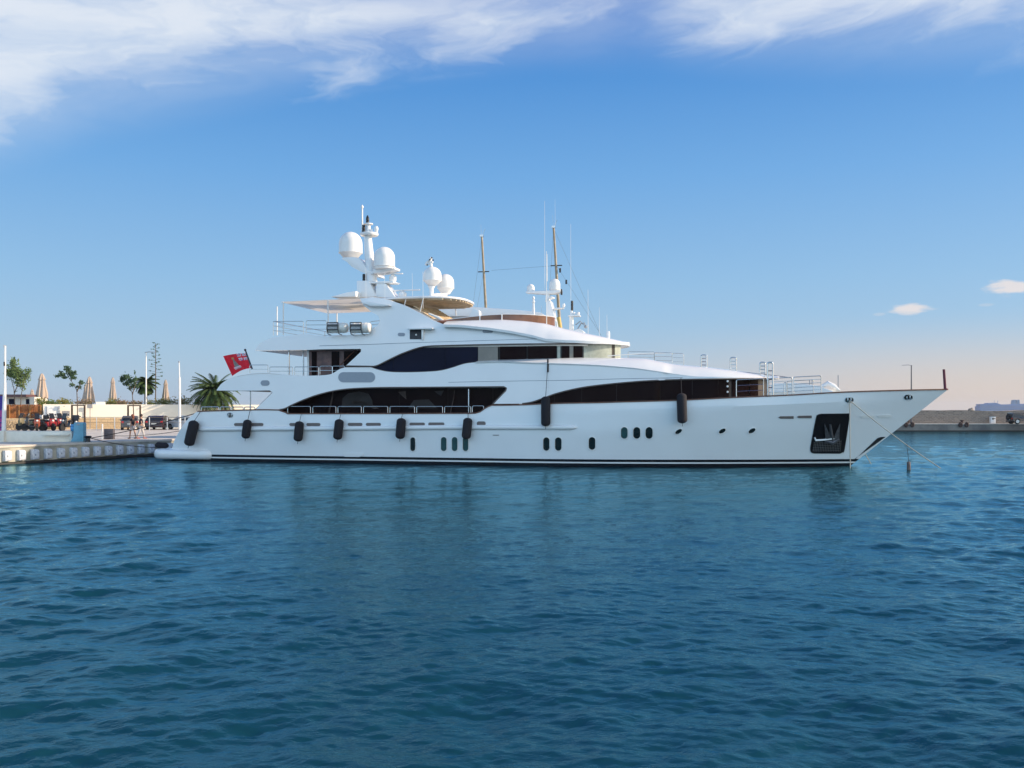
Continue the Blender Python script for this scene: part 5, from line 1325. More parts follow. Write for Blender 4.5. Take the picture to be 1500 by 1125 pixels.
# scrub on the terrace, bush by bush
labs = ['yellow green scrub on the wall top next to the kiosk', 'low grey green scrub on the wall top behind the container', 'olive scrub beyond the wall between the first two trees', 'dry scrub below the pair of closed parasols', 'bright yellow green bush on the wall top by the white planter',
        'reddish dry scrub on the wall top left of the ragged tree', 'sparse scrub on the wall top right of the ragged tree', 'yellow green bush on the wall top under the small fan palm', 'green bush below the closed parasol near the lamp pole', 'pink-flowered green scrub beside the plain white pole', 'dense scrub on the wall top left of the date palm', 'scrub under the date palm']
for i, (x0, x1, yt, m_) in enumerate(((53, 66, 583, 0), (66, 92, 586, 1), (84, 112, 583, 0), (110, 136, 584, 2), (155, 171, 584.5, 0), (170, 188, 585.5, 2), (188, 210, 587, 2), (216, 236, 583.5, 0), (232, 252, 583, 0), (250, 272, 582, 3), (270, 298, 580, 0), (296, 345, 584, 1))):
    q = wallpt((x0+x1)/2, -1.2); s_ = q.y/F; c = Vector((q.x, q.y, 3.5)); h = CH+(HY-yt)*s_-3.5; w = (x1-x0)*s_/2
    mb = MB()
    for k in range(7): leaves(mb, (c.x+rnd.uniform(-.75, .75)*w, c.y+rnd.uniform(-.5, .5), 3.5+h*rnd.uniform(.2, .7)), (w*.42, .6, h*.42), 80, .10)
    single(mb, 'shrub', [LEAFY, LEAF, mat('dry_scrub', (.26, .17, .11), .9, col2=(.10, .10, .05), vscale=2), mat('green_pink_scrub', (.20, .24, .09), .9, col2=(.28, .16, .13), vscale=5)][m_], labs[i], 'shrub', c, smooth=False, recalc=False, group='scrub along the top of the wall')

# closed parasols
PCL = mat('beige_parasol_cloth', (.52, .42, .34), .85, var=.12, vscale=2)
def parasol(px, yt, yb, w, D, label):
    s_ = D/F; b = Vector((Wp(px, 600, D).x, D, 3.5)); top = CH+(HY-yt)*s_; bot = CH+(HY-yb)*s_
    t = thing('parasol', label, 'parasol', b, group='closed beige parasols on the terrace')
    mb = MB(); mb.tube([b, (b.x, D, top)], .05, 8); mb.build('pole', BARK, t)
    n = 32; H = top-bot; lv = [(.0, .06), (.05, .26), (.22, .5), (.26, .60), (.27, .46), (.5, .62), (.8, .86), (1.0, .88)]; vs = []
    for f_, r_ in lv:
        for k in range(n):
            a = 2*math.pi*k/n; rr = w*s_/2*r_*(1+.22*math.cos(8*a+f_)); vs.append((b.x+rr*math.cos(a), D+rr*math.sin(a), top-H*f_-(.12*math.cos(8*a) if f_ == 1 else 0)))
    mb = MB(); mb.add(vs, [(i*n+k, i*n+(k+1) % n, (i+1)*n+(k+1) % n, (i+1)*n+k) for i in range(len(lv)-1) for k in range(n)]+[tuple(range(n)), tuple(range((len(lv)-1)*n, len(lv)*n))]); mb.build('cloth', PCL, t, angle=50)
parasol(61.4, 547, 583, 16, 106, 'closed beige parasol, the broadest one, right of the kiosk')
parasol(47, 570, 582, 7, 120, 'small far closed parasol above the kiosk roof')
parasol(131, 551.5, 588, 14, 105, 'closed beige parasol between the leaning tree and the white planter, in front of its twin'); parasol(126.6, 562, 590, 12, 108, 'closed beige parasol half hidden behind its twin by the white planter')
parasol(165.2, 552.5, 585, 10, 105, 'narrow closed parasol standing alone right of the white planter'); parasol(242.6, 556, 586, 10, 105, 'closed beige parasol between the agave stalk and the plain white pole')
# ================================================================== VEHICLES AND PEOPLE ON THE QUAY
TYRE = mat('tyre_rubber', (.012, .012, .013), .8); CHROME = mat('alloy', (.45, .45, .46), .3, .8)
REDL = mat('tail_light_red', (.45, .012, .012), .25); GLC = mat('car_glass', (.02, .024, .03), .08)
def car(name, label, origin, rz, body, kind='hatch', L=4.1, Wd=1.72, H=1.46, group=None):
    """built along +x (front), origin on the ground"""
    t = thing(name, label, 'car', (0, 0, 0), group=group)
    h = L/2
    if kind == 'jeep': up = [(-h, .95), (-h, 1.0), (-h+.05, H-.04), (-h+.25, H), (h-1.5, H), (h-1.2, 1.12), (h-.1, 1.0), (h, .9)]
    else: up = [(-h, .62), (-h+.04, .95), (-h+.38, H-.16), (-h+.75, H-.02), (-.2, H), (.45, H-.1), (h-1.15, .98), (h-.25, .82), (h, .6)]
    low = .24 if kind != 'jeep' else .42
    bel = 0.95 if kind != 'jeep' else 1.05
    ns = 9; mb = MB(); ol = [(h, low), (h-.02, .5)]+[]
    outline = [(-h+.05, low), *up, (h, low+.12), (h-.1, low)]
    vs = []; ring = len(outline)
    ys = [-1, -.96, -.8, 0, .8, .96, 1]
    for y in ys:
        for (x, z) in outline:
            tum = 1-.20*clamp((z-bel)/(H-bel)) if z > bel else 1.0
            k = 1-.035*(abs(y) > .9)-.02*(abs(y) == 1)
            vs.append((x*k, y*Wd/2*tum, low+(z-low)*(1-.012*(abs(y) == 1))))
    fs = [(i*ring+k, i*ring+(k+1) % ring, (i+1)*ring+(k+1) % ring, (i+1)*ring+k) for i in range(len(ys)-1) for k in range(ring)]+[tuple(range(ring)), tuple(range((len(ys)-1)*ring, len(ys)*ring))]
    mb.add(vs, fs); bd = mb.build('body', body, t, angle=35)
    # windows
    zz0, zz1 = bel+.02, H-.12
    for sg in (-1, 1):
        if kind == 'jeep': sets = [[(-h+.15, zz0), (-.75, zz0), (-.75, zz1), (-h+.2, zz1)], [(-.65, zz0), (.55, zz0), (.42, zz1), (-.65, zz1)]]
        else: sets = [[(-h+.55, zz0), (-.35, zz0), (-.35, zz1), (-h+.8, zz1)], [(-.28, zz0), (.85, zz0), (.3, zz1-.03), (-.28, zz1)]]
        for s_ in sets:
            mb = MB(); v1 = [(x, sg*(Wd/2*(1-.20*clamp((z-bel)/(H-bel)))*.985+.006), z) for x, z in s_]; v2 = [(x, y-sg*.03, z) for x, y, z in v1]
            mb.add(v1+v2, [(0, 1, 2, 3), (7, 6, 5, 4), (0, 4, 5, 1), (1, 5, 6, 2), (2, 6, 7, 3), (3, 7, 4, 0)]); mb.build('window', GLC, t, smooth=False)
    mb = MB(); w0, w1 = Wd*.40, Wd*.34
    if kind == 'jeep': a, b = (-h-.005, 1.02), (-h+.045, H-.1)
    else: a, b = (-h+.06, 1.0), (-h+.36, H-.19)
    dx = -.02; mb.add([(a[0]+dx, -w0, a[1]), (a[0]+dx, w0, a[1]), (b[0]+dx, w1, b[1]), (b[0]+dx, -w1, b[1]), (a[0]+.02, -w0, a[1]), (a[0]+.02, w0, a[1]), (b[0]+.02, w1, b[1]), (b[0]+.02, -w1, b[1])], [(0, 1, 2, 3), (7, 6, 5, 4), (0, 4, 5, 1), (1, 5, 6, 2), (2, 6, 7, 3), (3, 7, 4, 0)])
    mb.build('rear_window', GLC, t, smooth=False)
    mb = MB(); p, q = (.47, H-.12), (h-1.18, 1.0) 
    if kind != 'jeep':
        mb.add([(p[0]+.03, -w1, p[1]), (p[0]+.03, w1, p[1]), (q[0]+.03, w0, q[1]), (q[0]+.03, -w0, q[1]), (p[0], -w1, p[1]-.02), (p[0], w1, p[1]-.02), (q[0], w0, q[1]-.02), (q[0], -w0, q[1]-.02)], [(0, 1, 2, 3), (7, 6, 5, 4), (0, 4, 5, 1), (1, 5, 6, 2), (2, 6, 7, 3), (3, 7, 4, 0)]); mb.build('windscreen', GLC, t, smooth=False)
    for sg in (-1, 1):
        mb = MB(); mb.obox((-h+.04, sg*Wd*.40, .80), (.14, .22, .2)); mb.build('tail_light', REDL, t, bevel=.02)
        mb = MB(); mb.obox((h-.12, sg*Wd*.36, .66), (.2, .3, .14)); mb.build('headlight', WMETAL, t, bevel=.02)
        mb = MB(); mb.obox((.55, sg*(Wd/2+.08), 1.0), (.1, .18, .12)); mb.build('wing_mirror', body, t, bevel=.02)
        for x in (-h+.75, h-.78):
            r = .31 if kind != 'jeep' else .4
            mb = MB(); mb.lathe((x, sg*(Wd/2-.10), r), [(r*.6, -.1), (r*.95, -.1), (r, -.06), (r, .06), (r*.95, .1), (r*.6, .1)], 20, M=Matrix.Rotation(R(90), 3, 'X')); w_ = mb.build('wheel', TYRE, t)
            mb = MB(); mb.lathe((x, sg*(Wd/2-.09), r), [(r*.62, -.11), (r*.55, .0), (r*.62, .11)], 16, M=Matrix.Rotation(R(90), 3, 'X')); mb.build('rim', CHROME, w_)
    mb = MB(); mb.obox((-h-.005, 0, .62), (.03, .5, .12)); mb.build('number_plate', mat('plate_white', (.6, .6, .55), .5), t)
    mb = MB(); mb.obox((-h+.02, 0, .42), (.12, Wd*.9, .2)); mb.build('rear_bumper', body if kind != 'jeep' else BLACKM, t, bevel=.03)
    if kind == 'jeep':
        mb = MB(); mb.lathe((-h-.12, .1, .95), [(.2, -.1), (.36, -.09), (.37, .08), (.2, .1)], 18, M=Matrix.Rotation(R(90), 3, 'Y')); mb.build('spare_wheel', TYRE, t)
    t.location = origin; t.rotation_euler = (0, 0, rz)
    return t
BK = mat('black_maroon_paint', (.025, .012, .016), .2, coat=.5); GR = mat('dark_grey_paint', (.10, .10, .10), .25, coat=.5); SIL = mat('silver_paint', (.42, .45, .48), .3, coat=.4)
def G(px, D, z=1.12): return (Wp(px, 600, D).x, D, z)
car('parked_car', 'grey hatchback parked behind the two pedestrians, seen from the rear corner', G(191, 92), R(112), GR)
car('parked_car', 'black hatchback with red tail lights parked in the middle of the row by the wall', G(233, 93), R(97), BK, Wd=1.85, L=4.0)
car('parked_car', 'silver hatchback parked nearest the yacht stern, partly hidden by it', G(271, 93), R(150), SIL)
car('parked_car', 'black jeep with a spare wheel at the right edge of the breakwater quay', (Wp(1478, 600, 127.5).x+2.1, 127.5, 1.12), 0, BK, 'jeep', 4.2, 1.75, 1.62)

def scooter(px, D, rz, paint, seatm, label, big=False, box=False):
    t = thing('motor_scooter', label, 'motorbike', (0, 0, 0), group='motorbikes parked by the stone wall')
    r = .30 if big else .24
    for x in (-.62, .62):
        mb = MB(); mb.lathe((x, 0, r), [(r*.62, -.05), (r*.95, -.06), (r, 0), (r*.95, .06), (r*.62, .05)], 18, M=Matrix.Rotation(R(90), 3, 'X')); w_ = mb.build('wheel', TYRE, t)
        mb = MB(); mb.lathe((x, 0, r), [(r*.62, -.03), (r*.62, .03)], 12, M=Matrix.Rotation(R(90), 3, 'X')); mb.build('rim', CHROME, w_)
    mb = MB(); mb.prism([(-.85, .52), (-.35, .42), (-.12, .3), (.3, .3), (.42, .5), (.3, .42), (-.05, .40), (-.15, .72), (-.8, .78)], -.14, .14); mb.build('body', paint, t, bevel=.05)
    mb = MB(); mb.prism([(.30, .40), (.52, .38), (.56, .75), (.42, 1.02), (.34, .98)], -.2, .2); mb.build('front_fairing', paint, t, bevel=.06)
    mb = MB(); mb.prism([(-.82, .76), (-.1, .72), (.0, .78), (-.3, .86), (-.82, .9)], -.13, .13); mb.build('seat', seatm, t, bevel=.04)
    mb = MB(); mb.tube([(.62, 0, r), (.42, 0, 1.0)], .035, 8); mb.tube([(.3, -.32, 1.06), (.42, -.1, 1.02), (.42, .1, 1.02), (.3, .32, 1.06)], .022, 8); mb.build('handlebar', BLACKM, t)
    for sg in (-1, 1): mb = MB(); mb.tube([(.36, sg*.24, 1.05), (.38, sg*.3, 1.25)], .012, 6); mb.sphere((.38, sg*.31, 1.28), (.02, .07, .05)); mb.build('mirror', BLACKM, t)
    mb = MB(); mb.prism([(.46, .95), (.54, .98), (.32, 1.38), (.28, 1.36)], -.17, .17); mb.build('windshield', GLC, t)
    mb = MB(); mb.prism([(-.95, .62), (-.78, .64), (-.78, .72), (-.95, .70)], -.08, .08); mb.build('tail_light', REDL, t)
    mb = MB(); mb.sphere((.57, 0, .82), (.04, .08, .07)); mb.build('headlight', WMETAL, t)
    if box: mb = MB(); mb.obox((-.9, 0, 1.08), (.38, .42, .32)); mb.build('top_box', seatm if box == 1 else WMETAL, t, bevel=.05)
    t.location = G(px, D); t.rotation_euler = (0, 0, rz); t.scale = (1.25,)*3 if big else (1.1,)*3; return t
RP = mat('scooter_red', (.28, .015, .025), .25, coat=.4); OP = mat('scooter_orange', (.26, .05, .02), .3, coat=.4); BP = mat('scooter_black', (.02, .02, .024), .25, coat=.4); YP_ = mat('scooter_khaki', (.16, .14, .08), .5)
scooter(37, 88, R(165), YP_, BLACKM, 'khaki scooter at the left of the parked row beside the timber fence', True)
scooter(49, 86.5, R(195), BP, BLACKM, 'large black scooter with a tall windshield and top box in the parked row', True, 1)
scooter(54, 85, R(-60), OP, BLACKM, 'orange scooter in front of the large black scooter', True)
scooter(72, 87, R(-35), RP, BLACKM, 'red scooter with a white top box in the parked row', True, 2); scooter(84, 88, R(-40), RP, BLACKM, 'dark red scooter right of the red one with the top box', True)
scooter(99.5, 86, R(-100), BP, BLACKM, 'black scooter behind the blue pedestal', True, 1); scooter(111, 87, R(-60), BP, BLACKM, 'black scooter between the tree guard posts', False)
# two bicycles by the fence
def bike(px, D, rz, label):
    t = thing('bicycle', label, 'bicycle', (0, 0, 0), group='bicycles under the timber fence')
    for x in (-.52, .52):
        mb = MB(); n = 20; mb.tube([(x+.33*math.cos(2*math.pi*k/n), 0, .34+.33*math.sin(2*math.pi*k/n)) for k in range(n+1)], .02, 6, cap=False)
        for k in range(6): a = math.pi*k/6; mb.tube([(x+.32*math.cos(a), 0, .34+.32*math.sin(a)), (x-.32*math.cos(a), 0, .34-.32*math.sin(a))], .003, 4)
        mb.build('wheel', TYRE, t)
    mb = MB(); mb.tube([(-.52, 0, .34), (-.05, 0, .30), (.38, 0, .78), (-.18, 0, .78), (-.05, 0, .3)], .018, 6); mb.tube([(-.52, 0, .34), (-.18, 0, .78), (-.22, 0, .92)], .015, 6); mb.tube([(.52, 0, .34), (.36, 0, .95)], .018, 6); mb.build('frame', BP, t)
    mb = MB(); mb.obox((-.22, 0, .94), (.24, .13, .05)); mb.build('saddle', BLACKM, t, bevel=.015); mb = MB(); mb.tube([(.3, -.28, .98), (.38, 0, .95), (.3, .28, .98)], .014, 6); mb.build('handlebar', STEEL, t)
    t.location = G(px, D); t.rotation_euler = (0, 0, rz)
bike(13, 89, R(70), 'bicycle nearest the left edge under the timber fence'); bike(17, 88.5, R(20), 'bicycle leaning just right of the leftmost one')

# ---------------------------------------------------------------- people
SKIN = mat('tan_skin', (.42, .24, .16), .6)  # one even skin colour
def skinmesh(name, chains, m_, parent, sub=1, root=0):
    verts = []; edges = []; rad = []; idx = {}
    def vid(p, r):
        k = tuple(round(c, 4) for c in p)
        if k not in idx: idx[k] = len(verts); verts.append(p); rad.append(r)
        return idx[k]
    for ch in chains:
        prev = None
        for (p, r) in ch:
            i = vid(p, r)
            if prev is not None and prev != i: edges.append((prev, i))
            prev = i
    me = bpy.data.meshes.new(name); me.from_pydata(verts, edges, []); me.materials.append(m_)
    o = bpy.data.objects.new(name, me); COL.objects.link(o); o.parent = parent; ORG[o.name] = Vector((0, 0, 0))
    sk = o.modifiers.new('skin', 'SKIN'); sk.use_smooth_shade = True
    for i, r in enumerate(rad):
        me.skin_vertices[0].data[i].radius = (r, r) if not isinstance(r, tuple) else r
    me.skin_vertices[0].data[root].use_root = True
    ss = o.modifiers.new('sub', 'SUBSURF'); ss.levels = ss.render_levels = sub
    return o
def person(px, D, rz, label, top, bottom, hair, stride=.18, lean=0, long_hair=False, trousers=False, H=1.72, shoe=None):
    t = thing('person', label, 'person', (0, 0, 0)); k = H/1.72
    def S(x, y, z): return (x*k, y*k, z*k)
    pel = (S(0, 0, .92), .13); ch = []
    spine = [pel, (S(.01, 0, 1.08), .115), (S(.02, 0, 1.28), .14), (S(.02, 0, 1.42), .10), (S(.02, 0, 1.50), .052), (S(.03, 0, 1.58), .07), (S(.04, 0, 1.65), .085), (S(.03, 0, 1.72), .05)]
    ch.append(spine); st = stride
    for sg in (-1, 1):
        f = sg*st; ch.append([pel, (S(.0, sg*.09, .86), .09), (S(f*.55+.03, sg*.1, .50), .062), (S(f-.02, sg*.1, .11), .040), (S(f+.0, sg*.1, .05), .042), (S(f+.15, sg*.11, .03), .03)])
        a = -sg*st*.7; sh = (S(.02, sg*.17, 1.41), .055); el = (S(a*.5-.02, sg*.235, 1.13), .038); wr = (S(a+.06, sg*.22, .88), .026); pm_ = (S(a+.08, sg*.22, .81), .030)
        ch.append([spine[3], sh, el, wr, pm_])
        for j, (dx, dl) in enumerate(((-.03, .068), (-.012, .080), (.008, .076), (.026, .06))):
            p0 = S(a+.08+dx*.6, sg*.22, .79); p1 = S(a+.085+dx, sg*.218, .79-dl*.55); p2 = S(a+.095+dx, sg*.205, .79-dl); ch.append([pm_, (p0, .011), (p1, .009), (p2, .008)])
        ch.append([wr, (S(a+.10, sg*.20, .84), .012), (S(a+.125, sg*.195, .80), .009)])
    # nose
    ch.append([spine[6], (S(.125, 0, 1.635), .016)])
    body = skinmesh('body', ch, SKIN, t, 1)
    hd = MB(); c = Vector(S(.025, 0, 1.67)); hd.sphere(c, (.108*k, .098*k, .11*k), n=14, m=10); 
    if long_hair: hd.tube([c+Vector((-.05, 0, .0)), c+Vector((-.085, 0, -.14)), c+Vector((-.07, 0, -.26))], [.09, .075, .03], 10)
    o = hd.build('hair', hair, t); 
    mb = MB()
    for sg in (-1, 1): mb.sphere(S(.115, sg*.035, 1.645), .011, n=8, m=6)
    mb.build('eyes', BLACKM, t)
    tc = [[(S(.0, 0, .93), .145), (S(.01, 0, 1.08), .13), (S(.02, 0, 1.28), .158), (S(.02, 0, 1.41), .125), (S(.02, 0, 1.46), .07)]]
    for sg in (-1, 1): a = -sg*st*.7; tc.append([(S(.02, 0, 1.41), .125), (S(.02, sg*.17, 1.415), .072), (S(a*.3, sg*.21, 1.25), .06)])
    skinmesh('shirt', tc, top, t, 1)
    bc = []; b0 = (S(0, 0, .93), .148)
    for sg in (-1, 1):
        f = sg*st; L_ = [b0, (S(0, sg*.09, .85), .108), (S(f*.45+.02, sg*.1, .60), .095)]
        if trousers: L_ += [(S(f*.55+.03, sg*.1, .50), .08), (S(f-.01, sg*.1, .16), .06)]
        bc.append(L_)
    skinmesh('trousers' if trousers else 'shorts', bc, bottom, t, 1)
    for sg in (-1, 1):
        f = sg*st; mb = MB(); mb.tube([S(f-.06, sg*.1, .04), S(f, sg*.1, .05), S(f+.1, sg*.105, .04), S(f+.2, sg*.11, .03)], [.035, .055, .048, .025], 10); mb.build('shoe', shoe or WMETAL, t)
    t.location = G(px, D); t.rotation_euler = (0, 0, rz); return t
person(194.4, 63.6, R(150), 'pedestrian with reddish hair, black top and pale shorts walking on the quay, the left one', mat('black_cotton', (.015, .015, .022), .9), mat('pale_cotton', (.5, .48, .48), .9), mat('auburn_hair', (.22, .06, .025), .6), .2, long_hair=True, H=1.70, shoe=mat('tan_shoe', (.25, .1, .05), .7))
person(206.2, 63.4, R(20), 'pedestrian in a dark top and light trousers walking on the quay, the right one', mat('navy_cotton', (.012, .014, .03), .9), mat('light_trousers', (.5, .48, .46), .9), mat('dark_hair', (.05, .025, .018), .6), .22, H=1.72, trousers=True, shoe=mat('pink_shoe', (.5, .2, .17), .7))

# ================================================================== BREAKWATER
BD = 130.0
mb = MB(); mb.box((-5, BD, -1.5), (260, BD+30, 1.02)); single(mb, 'breakwater_quay', mat('weathered_concrete', (.23, .21, .19), .85, col2=(.13, .12, .12), vscale=.35, bump=.4, bscale=3), None, None, (0, 0, 0), kind='structure', smooth=False)
mb = MB(); mb.box((-5, BD-.1, 1.02), (260, BD+30, 1.15)); single(mb, 'breakwater_pavement', mat('pale_coping', (.55, .48, .42), .8, var=.15), None, None, (0, 0, 0), kind='structure', smooth=False)
mb = MB(); mb.box((-5, BD-.06, -.2), (260, BD, .16)); single(mb, 'tide_line', MATS['wet_algae'], None, None, (0, 0, 0), kind='structure', smooth=False)
STW = brickmat('breakwater_masonry', (.38, .30, .24), (.17, .14, .12), (.46, .39, .32), 1.0, .5, .22, 1.0, .03)
mb = MB(); N_ = 130; top = []
rr_ = random.Random(3)
for i in range(N_+1): top.append((lerp(-5, 260, i/N_), 3.05+rr_.uniform(-.06, .08)))
mb.prism([(-5, 1.15)]+top+[(260, 1.15)], BD+2.2, BD+5); single(mb, 'breakwater_wall', STW, 'long rough stone wall of the breakwater beyond the bow', 'wall', (0, BD+2.2, 1.15), smooth=False)
mb = MB(); c = Wp(1421.5, 603, BD+4); mb.sphere((c.x, c.y, 3.1), (.35, .4, .3)); mb.sphere((c.x+.2, c.y, 3.1), (.2, .3, .4)); single(mb, 'boulder', STW, 'rounded stone sitting on top of the breakwater wall', 'rock', c)
lampost(1335, 535, BD+2, 1.15, -1, 'dark thin street lamp on the breakwater behind the bow', mat('dark_grey_metal', (.10, .10, .11), .5), .09, 1.4)
c = Wp(1453.8, 600, BD+1.6); t = thing('electric_cabinet', 'white electric cabinet against the breakwater wall', 'cabinet', (c.x, c.y, 1.15))
mb = MB(); mb.box((c.x-.36, c.y-.25, 1.15), (c.x+.36, c.y+.25, 2.15)); mb.build('cabinet', WMETAL, t, bevel=.02); mb = MB(); mb.box((c.x-.42, c.y-.3, 2.15), (c.x+.4, c.y+.3, 2.22)); mb.build('lid', GREYP, t)
mb = MB(); mb.sphere((c.x-.06, c.y-.26, 1.85), (.14, .02, .14)); mb.box((c.x+.02, c.y-.262, 1.82), (c.x+.3, c.y-.252, 1.92)); mb.build('warning_mark', BLACKM, t)
RUST = mat('rusty_iron', (.09, .045, .035), .8, col2=(.04, .025, .025), vscale=5)
for px, lab in ((1331.5, 'rusty bollard with tyres on the breakwater edge just under the bow'), (1411, 'rusty bollard with hanging tyres on the breakwater edge left of the cabinet')):
    c = Wp(px, 600, BD-.05); t = thing('bollard', lab, 'bollard', (c.x, c.y, 1.15))
    mb = MB(); mb.lathe((c.x, c.y+.35, 1.15), [(.25, 0), (.18, .1), (.17, .35), (.3, .42), (.28, .52)], 14); mb.build('post', RUST, t)
    for sg in (-1, 1):
        mb = MB(); n = 20; mb.tube([(c.x+sg*.45+.17*math.cos(2*math.pi*k/n), c.y-.12, 1.0+.26*math.sin(2*math.pi*k/n)) for k in range(n+1)], .15, 8, cap=False); mb.build('tyre', RUST, t)

# ================================================================== DISTANT SHIP
SD = 2600.0
def sp(px, py): return Wp(px, py, SD)
SHP = mat('ship_haze_blue', (.03, .15, .36), .6, var=.08, vscale=.02)  # white ship, with the blue of distant haze put into its colour
t = thing('passenger_ship', 'hazy blue passenger ship far out beyond the breakwater wall', 'ship', (sp(1500, 600).x, SD, 0))
mb = MB(); o_ = [(1432, 601.5), (1431.6, 596), (1434, 593), (1580, 593), (1586, 596), (1578, 601.5)]; mb.prism([(sp(a, b).x, sp(a, b).z) for a, b in o_], SD-14, SD+14); mb.build('hull', SHP, t, smooth=False)
mb = MB(); o_ = [(1432.2, 593), (1432.4, 592), (1444, 591.6), (1446, 590.4), (1458, 590), (1463, 594-.1), (1463, 592.6), (1480, 592.4), (1560, 591), (1566, 593)]; o_ = [(1432.2, 593), (1432.4, 592), (1444, 591.6), (1446, 590.4), (1456, 590), (1463, 592.5), (1480, 592.2), (1500, 591.4), (1556, 590.5), (1566, 593)]
mb.prism([(sp(a, b).x, sp(a, b).z) for a, b in o_], SD-12, SD+12); mb.build('superstructure', SHP, t, smooth=False)
for x in (1484.5, 1490.2):
    mb = MB(); o_ = [(x-3, 592.2), (x-1.6, 586), (x+1.8, 585.6), (x+2.4, 592.2)]; mb.prism([(sp(a, b).x, sp(a, b).z) for a, b in o_], SD-5, SD+5); mb.build('funnel', mat('ship_funnel', (.05, .16, .28), .6), t, smooth=False)
for x in (1456.5, 1461.5): mb = MB(); mb.tube([sp(x, 592.5), sp(x, 586.5)], .5, 5); mb.build('mast', SHP, t)
for y in (595.0, 597.2, 599.4):
    mb = MB()
    for k in range(60): a = sp(1434+2.3*k, y+.4); b = sp(1435.3+2.3*k, y-.4); mb.box((a.x, SD-14.3, a.z), (b.x, SD-14.05, b.z))
    mb.build('window_row', mat('ship_windows', (.08, .12, .17), .4), t, smooth=False)

# ================================================================== WATER
m = bpy.data.materials.new('harbour_water'); m.use_nodes = True; t = NT(m.node_tree); b = t.n['Principled BSDF']
b.inputs['Base Color'].default_value = (.004, .055, .076, 1); b.inputs['Roughness'].default_value = .03; b.inputs['IOR'].default_value = 1.34; b.inputs['Specular IOR Level'].default_value = .5; b.inputs['Specular Tint'].default_value = (.1, .85, 1, 1)
tc = t.new('ShaderNodeTexCoord').outputs['Object']; s3 = t.new('ShaderNodeSeparateXYZ'); t.l.new(tc, s3.inputs[0])
def rotv(a, sx, sy):
    c_, s_ = math.cos(a), math.sin(a)
    return t.comb(t.m('MULTIPLY', t.m('ADD', t.m('MULTIPLY', s3.outputs[0], c_), t.m('MULTIPLY', s3.outputs[1], s_)), sx), t.m('MULTIPLY', t.m('SUBTRACT', t.m('MULTIPLY', s3.outputs[1], c_), t.m('MULTIPLY', s3.outputs[0], s_)), sy), 0)
h1 = t.noise(rotv(.12, .55, 1.2), 1.6, 3, .5, .6); h2 = t.noise(rotv(-.35, .7, 1.3), 5.0, 4, .55, .4); h3 = t.noise(rotv(.5, .8, 1.2), 16.0, 3, .6, .2)
hh = t.m('ADD', t.m('MULTIPLY', h1, .018), t.m('ADD', t.m('MULTIPLY', h2, .018), t.m('MULTIPLY', h3, .008)))
bn = t.new('ShaderNodeBump'); bn.inputs['Strength'].default_value = WATER_BUMP if 'WATER_BUMP' in globals() else .8; bn.inputs['Distance'].default_value = 1.0; t.l.new(hh, bn.inputs['Height'])
t.n.remove(b); df = t.new('ShaderNodeBsdfDiffuse'); df.inputs[0].default_value = (.006, .046, .066, 1); gl = t.new('ShaderNodeBsdfGlossy'); gl.inputs[0].default_value = (.50, .86, 1, 1); gl.inputs['Roughness'].default_value = .03
fr = t.new('ShaderNodeFresnel'); fr.inputs[0].default_value = 1.33; mx = t.new('ShaderNodeMixShader'); t.l.new(fr.outputs[0], mx.inputs[0]); t.l.new(df.outputs[0], mx.inputs[1]); t.l.new(gl.outputs[0], mx.inputs[2])
for n_ in (gl, fr): t.l.new(bn.outputs[0], n_.inputs['Normal'])
t.l.new(mx.outputs[0], t.n['Material Output'].inputs['Surface'])
# displaced near water
rg = np.random.default_rng(11)
ys = [3.0]
while ys[-1] < 420: ys.append(ys[-1]+max(.022, ys[-1]**2/(F*CH)*.62*1.0))
ys = np.array(ys); nx = 760
u = np.linspace(-1, 1, nx); Xg = u[None, :]*(ys[:, None]*.80+9.0); Yg = np.repeat(ys[:, None], nx, 1)
Z = np.zeros_like(Xg); Zs = np.zeros_like(Xg); spx = (ys*.80+9.0)*2/nx; dyg = np.gradient(ys); cell = np.maximum(spx, dyg)
NW = 120; lam = np.exp(rg.uniform(math.log(.14), math.log(4.2), NW)); th = R(-78)+rg.normal(0, .8, NW); ph = rg.uniform(0, 2*math.pi, NW)
for l, a, p_ in zip(lam, th, ph):
    slope = .0235*(1.0 if l < 1.3 else (1.3/l)**.5); amp = slope*l/(2*math.pi)
    k = 2*math.pi/l; att = np.clip((l/cell-2.0)/2.5, 0, 1)[:, None]
    arg = k*(Xg*math.cos(a)+Yg*math.sin(a))+p_; w_ = np.sin(arg)+.26*np.cos(2*arg) if p_ < 3.4 or l > 2 else (1-2*np.abs(np.sin(arg/2)))*.95
    if l < .55: Zs += amp*att*w_
    else: Z += amp*att*w_
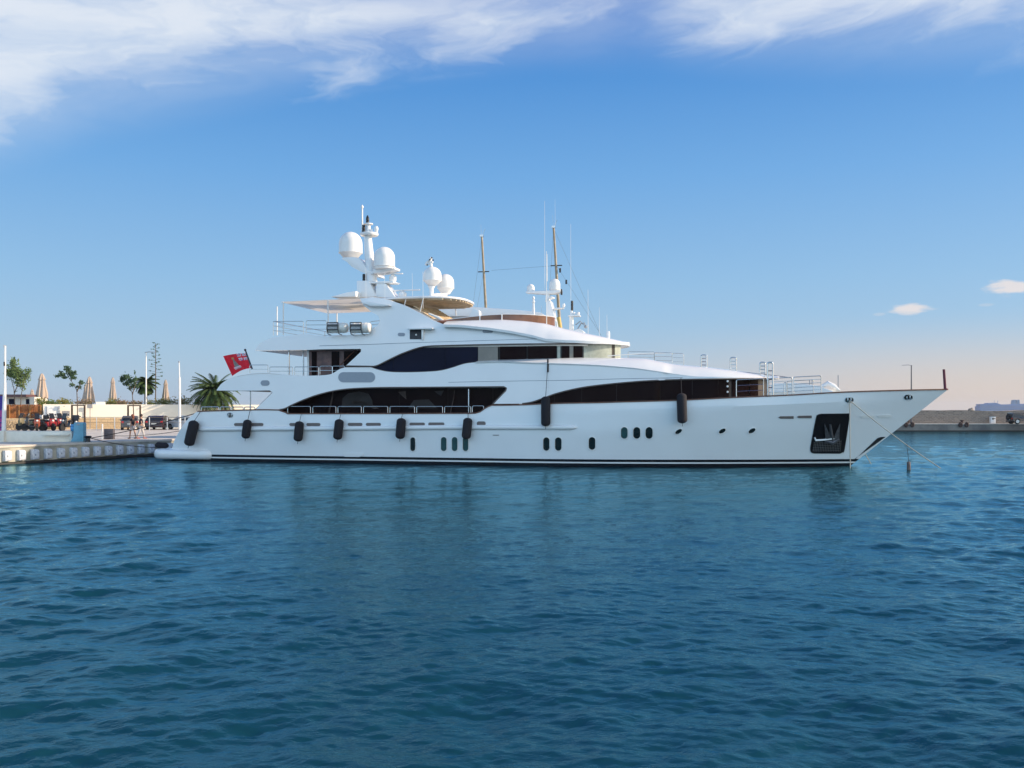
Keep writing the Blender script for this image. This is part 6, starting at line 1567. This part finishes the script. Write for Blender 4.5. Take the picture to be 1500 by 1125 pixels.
# patches of calmer and rougher water
lee = np.exp(-((Xg/Yg*34-1.0)/15.0)**4)*np.clip((Yg-9)/10, 0.25, 1)
gust = (1-.6*lee)*(1.0+.30*np.sin(.11*Xg+.07*Yg+1)*np.sin(.05*Xg-.13*Yg)+.12*np.sin(.31*Xg+.23*Yg))
Z = Z*gust*1.15+Zs*(.80+.20*gust)
fade = np.clip((415-ys)/120, 0, 1)[:, None]; Z *= fade
ny = len(ys); V = np.stack([Xg, Yg, Z], -1).reshape(-1, 3); idx = np.arange(ny*nx).reshape(ny, nx)
Q = np.stack([idx[:-1, :-1], idx[:-1, 1:], idx[1:, 1:], idx[1:, :-1]], -1).reshape(-1, 4)
me = bpy.data.meshes.new('water'); me.vertices.add(len(V)); me.vertices.foreach_set('co', V.ravel()); me.loops.add(Q.size); me.loops.foreach_set('vertex_index', Q.ravel().astype(np.int32))
me.polygons.add(len(Q)); me.polygons.foreach_set('loop_start', np.arange(0, Q.size, 4, dtype=np.int32)); me.polygons.foreach_set('loop_total', np.full(len(Q), 4, np.int32)); me.polygons.foreach_set('use_smooth', np.ones(len(Q), bool))
me.update(); me.validate(); me.materials.append(m)
wo_ = bpy.data.objects.new('water', me); COL.objects.link(wo_); wo_['kind'] = 'structure'
# far and surrounding sea
hx = ys[-1]*.80+9; y0, y1 = 3.0, float(ys[-1]); mb = MB(); Bg = 4200.0
nr = 9.0+3*.8
mb.add([(-nr-.0, y0, 0), (nr, y0, 0), (hx, y1, 0), (-hx, y1, 0), (-Bg, -400, 0), (Bg, -400, 0), (Bg, Bg, 0), (-Bg, Bg, 0)], [(0, 4, 5, 1), (1, 5, 6, 2), (2, 6, 7, 3), (3, 7, 4, 0)])
single(mb, 'sea', m, None, None, (0, 0, 0), kind='structure', smooth=False)

# ================================================================== AIR
hz = bpy.data.materials.new('haze_air'); hz.use_nodes = True; t = NT(hz.node_tree)
t.n.remove(t.n['Principled BSDF']); pv = t.new('ShaderNodeVolumePrincipled'); pv.inputs['Color'].default_value = (.80, .88, 1.0, 1); pv.inputs['Density'].default_value = .00010; pv.inputs['Anisotropy'].default_value = .2
t.l.new(pv.outputs[0], t.n['Material Output'].inputs['Volume'])
mb = MB(); mb.box((-4300, -500, -2.6), (4300, 4300, 36)); single(mb, 'haze', hz, None, None, (0, 0, 0), kind='stuff', smooth=False)
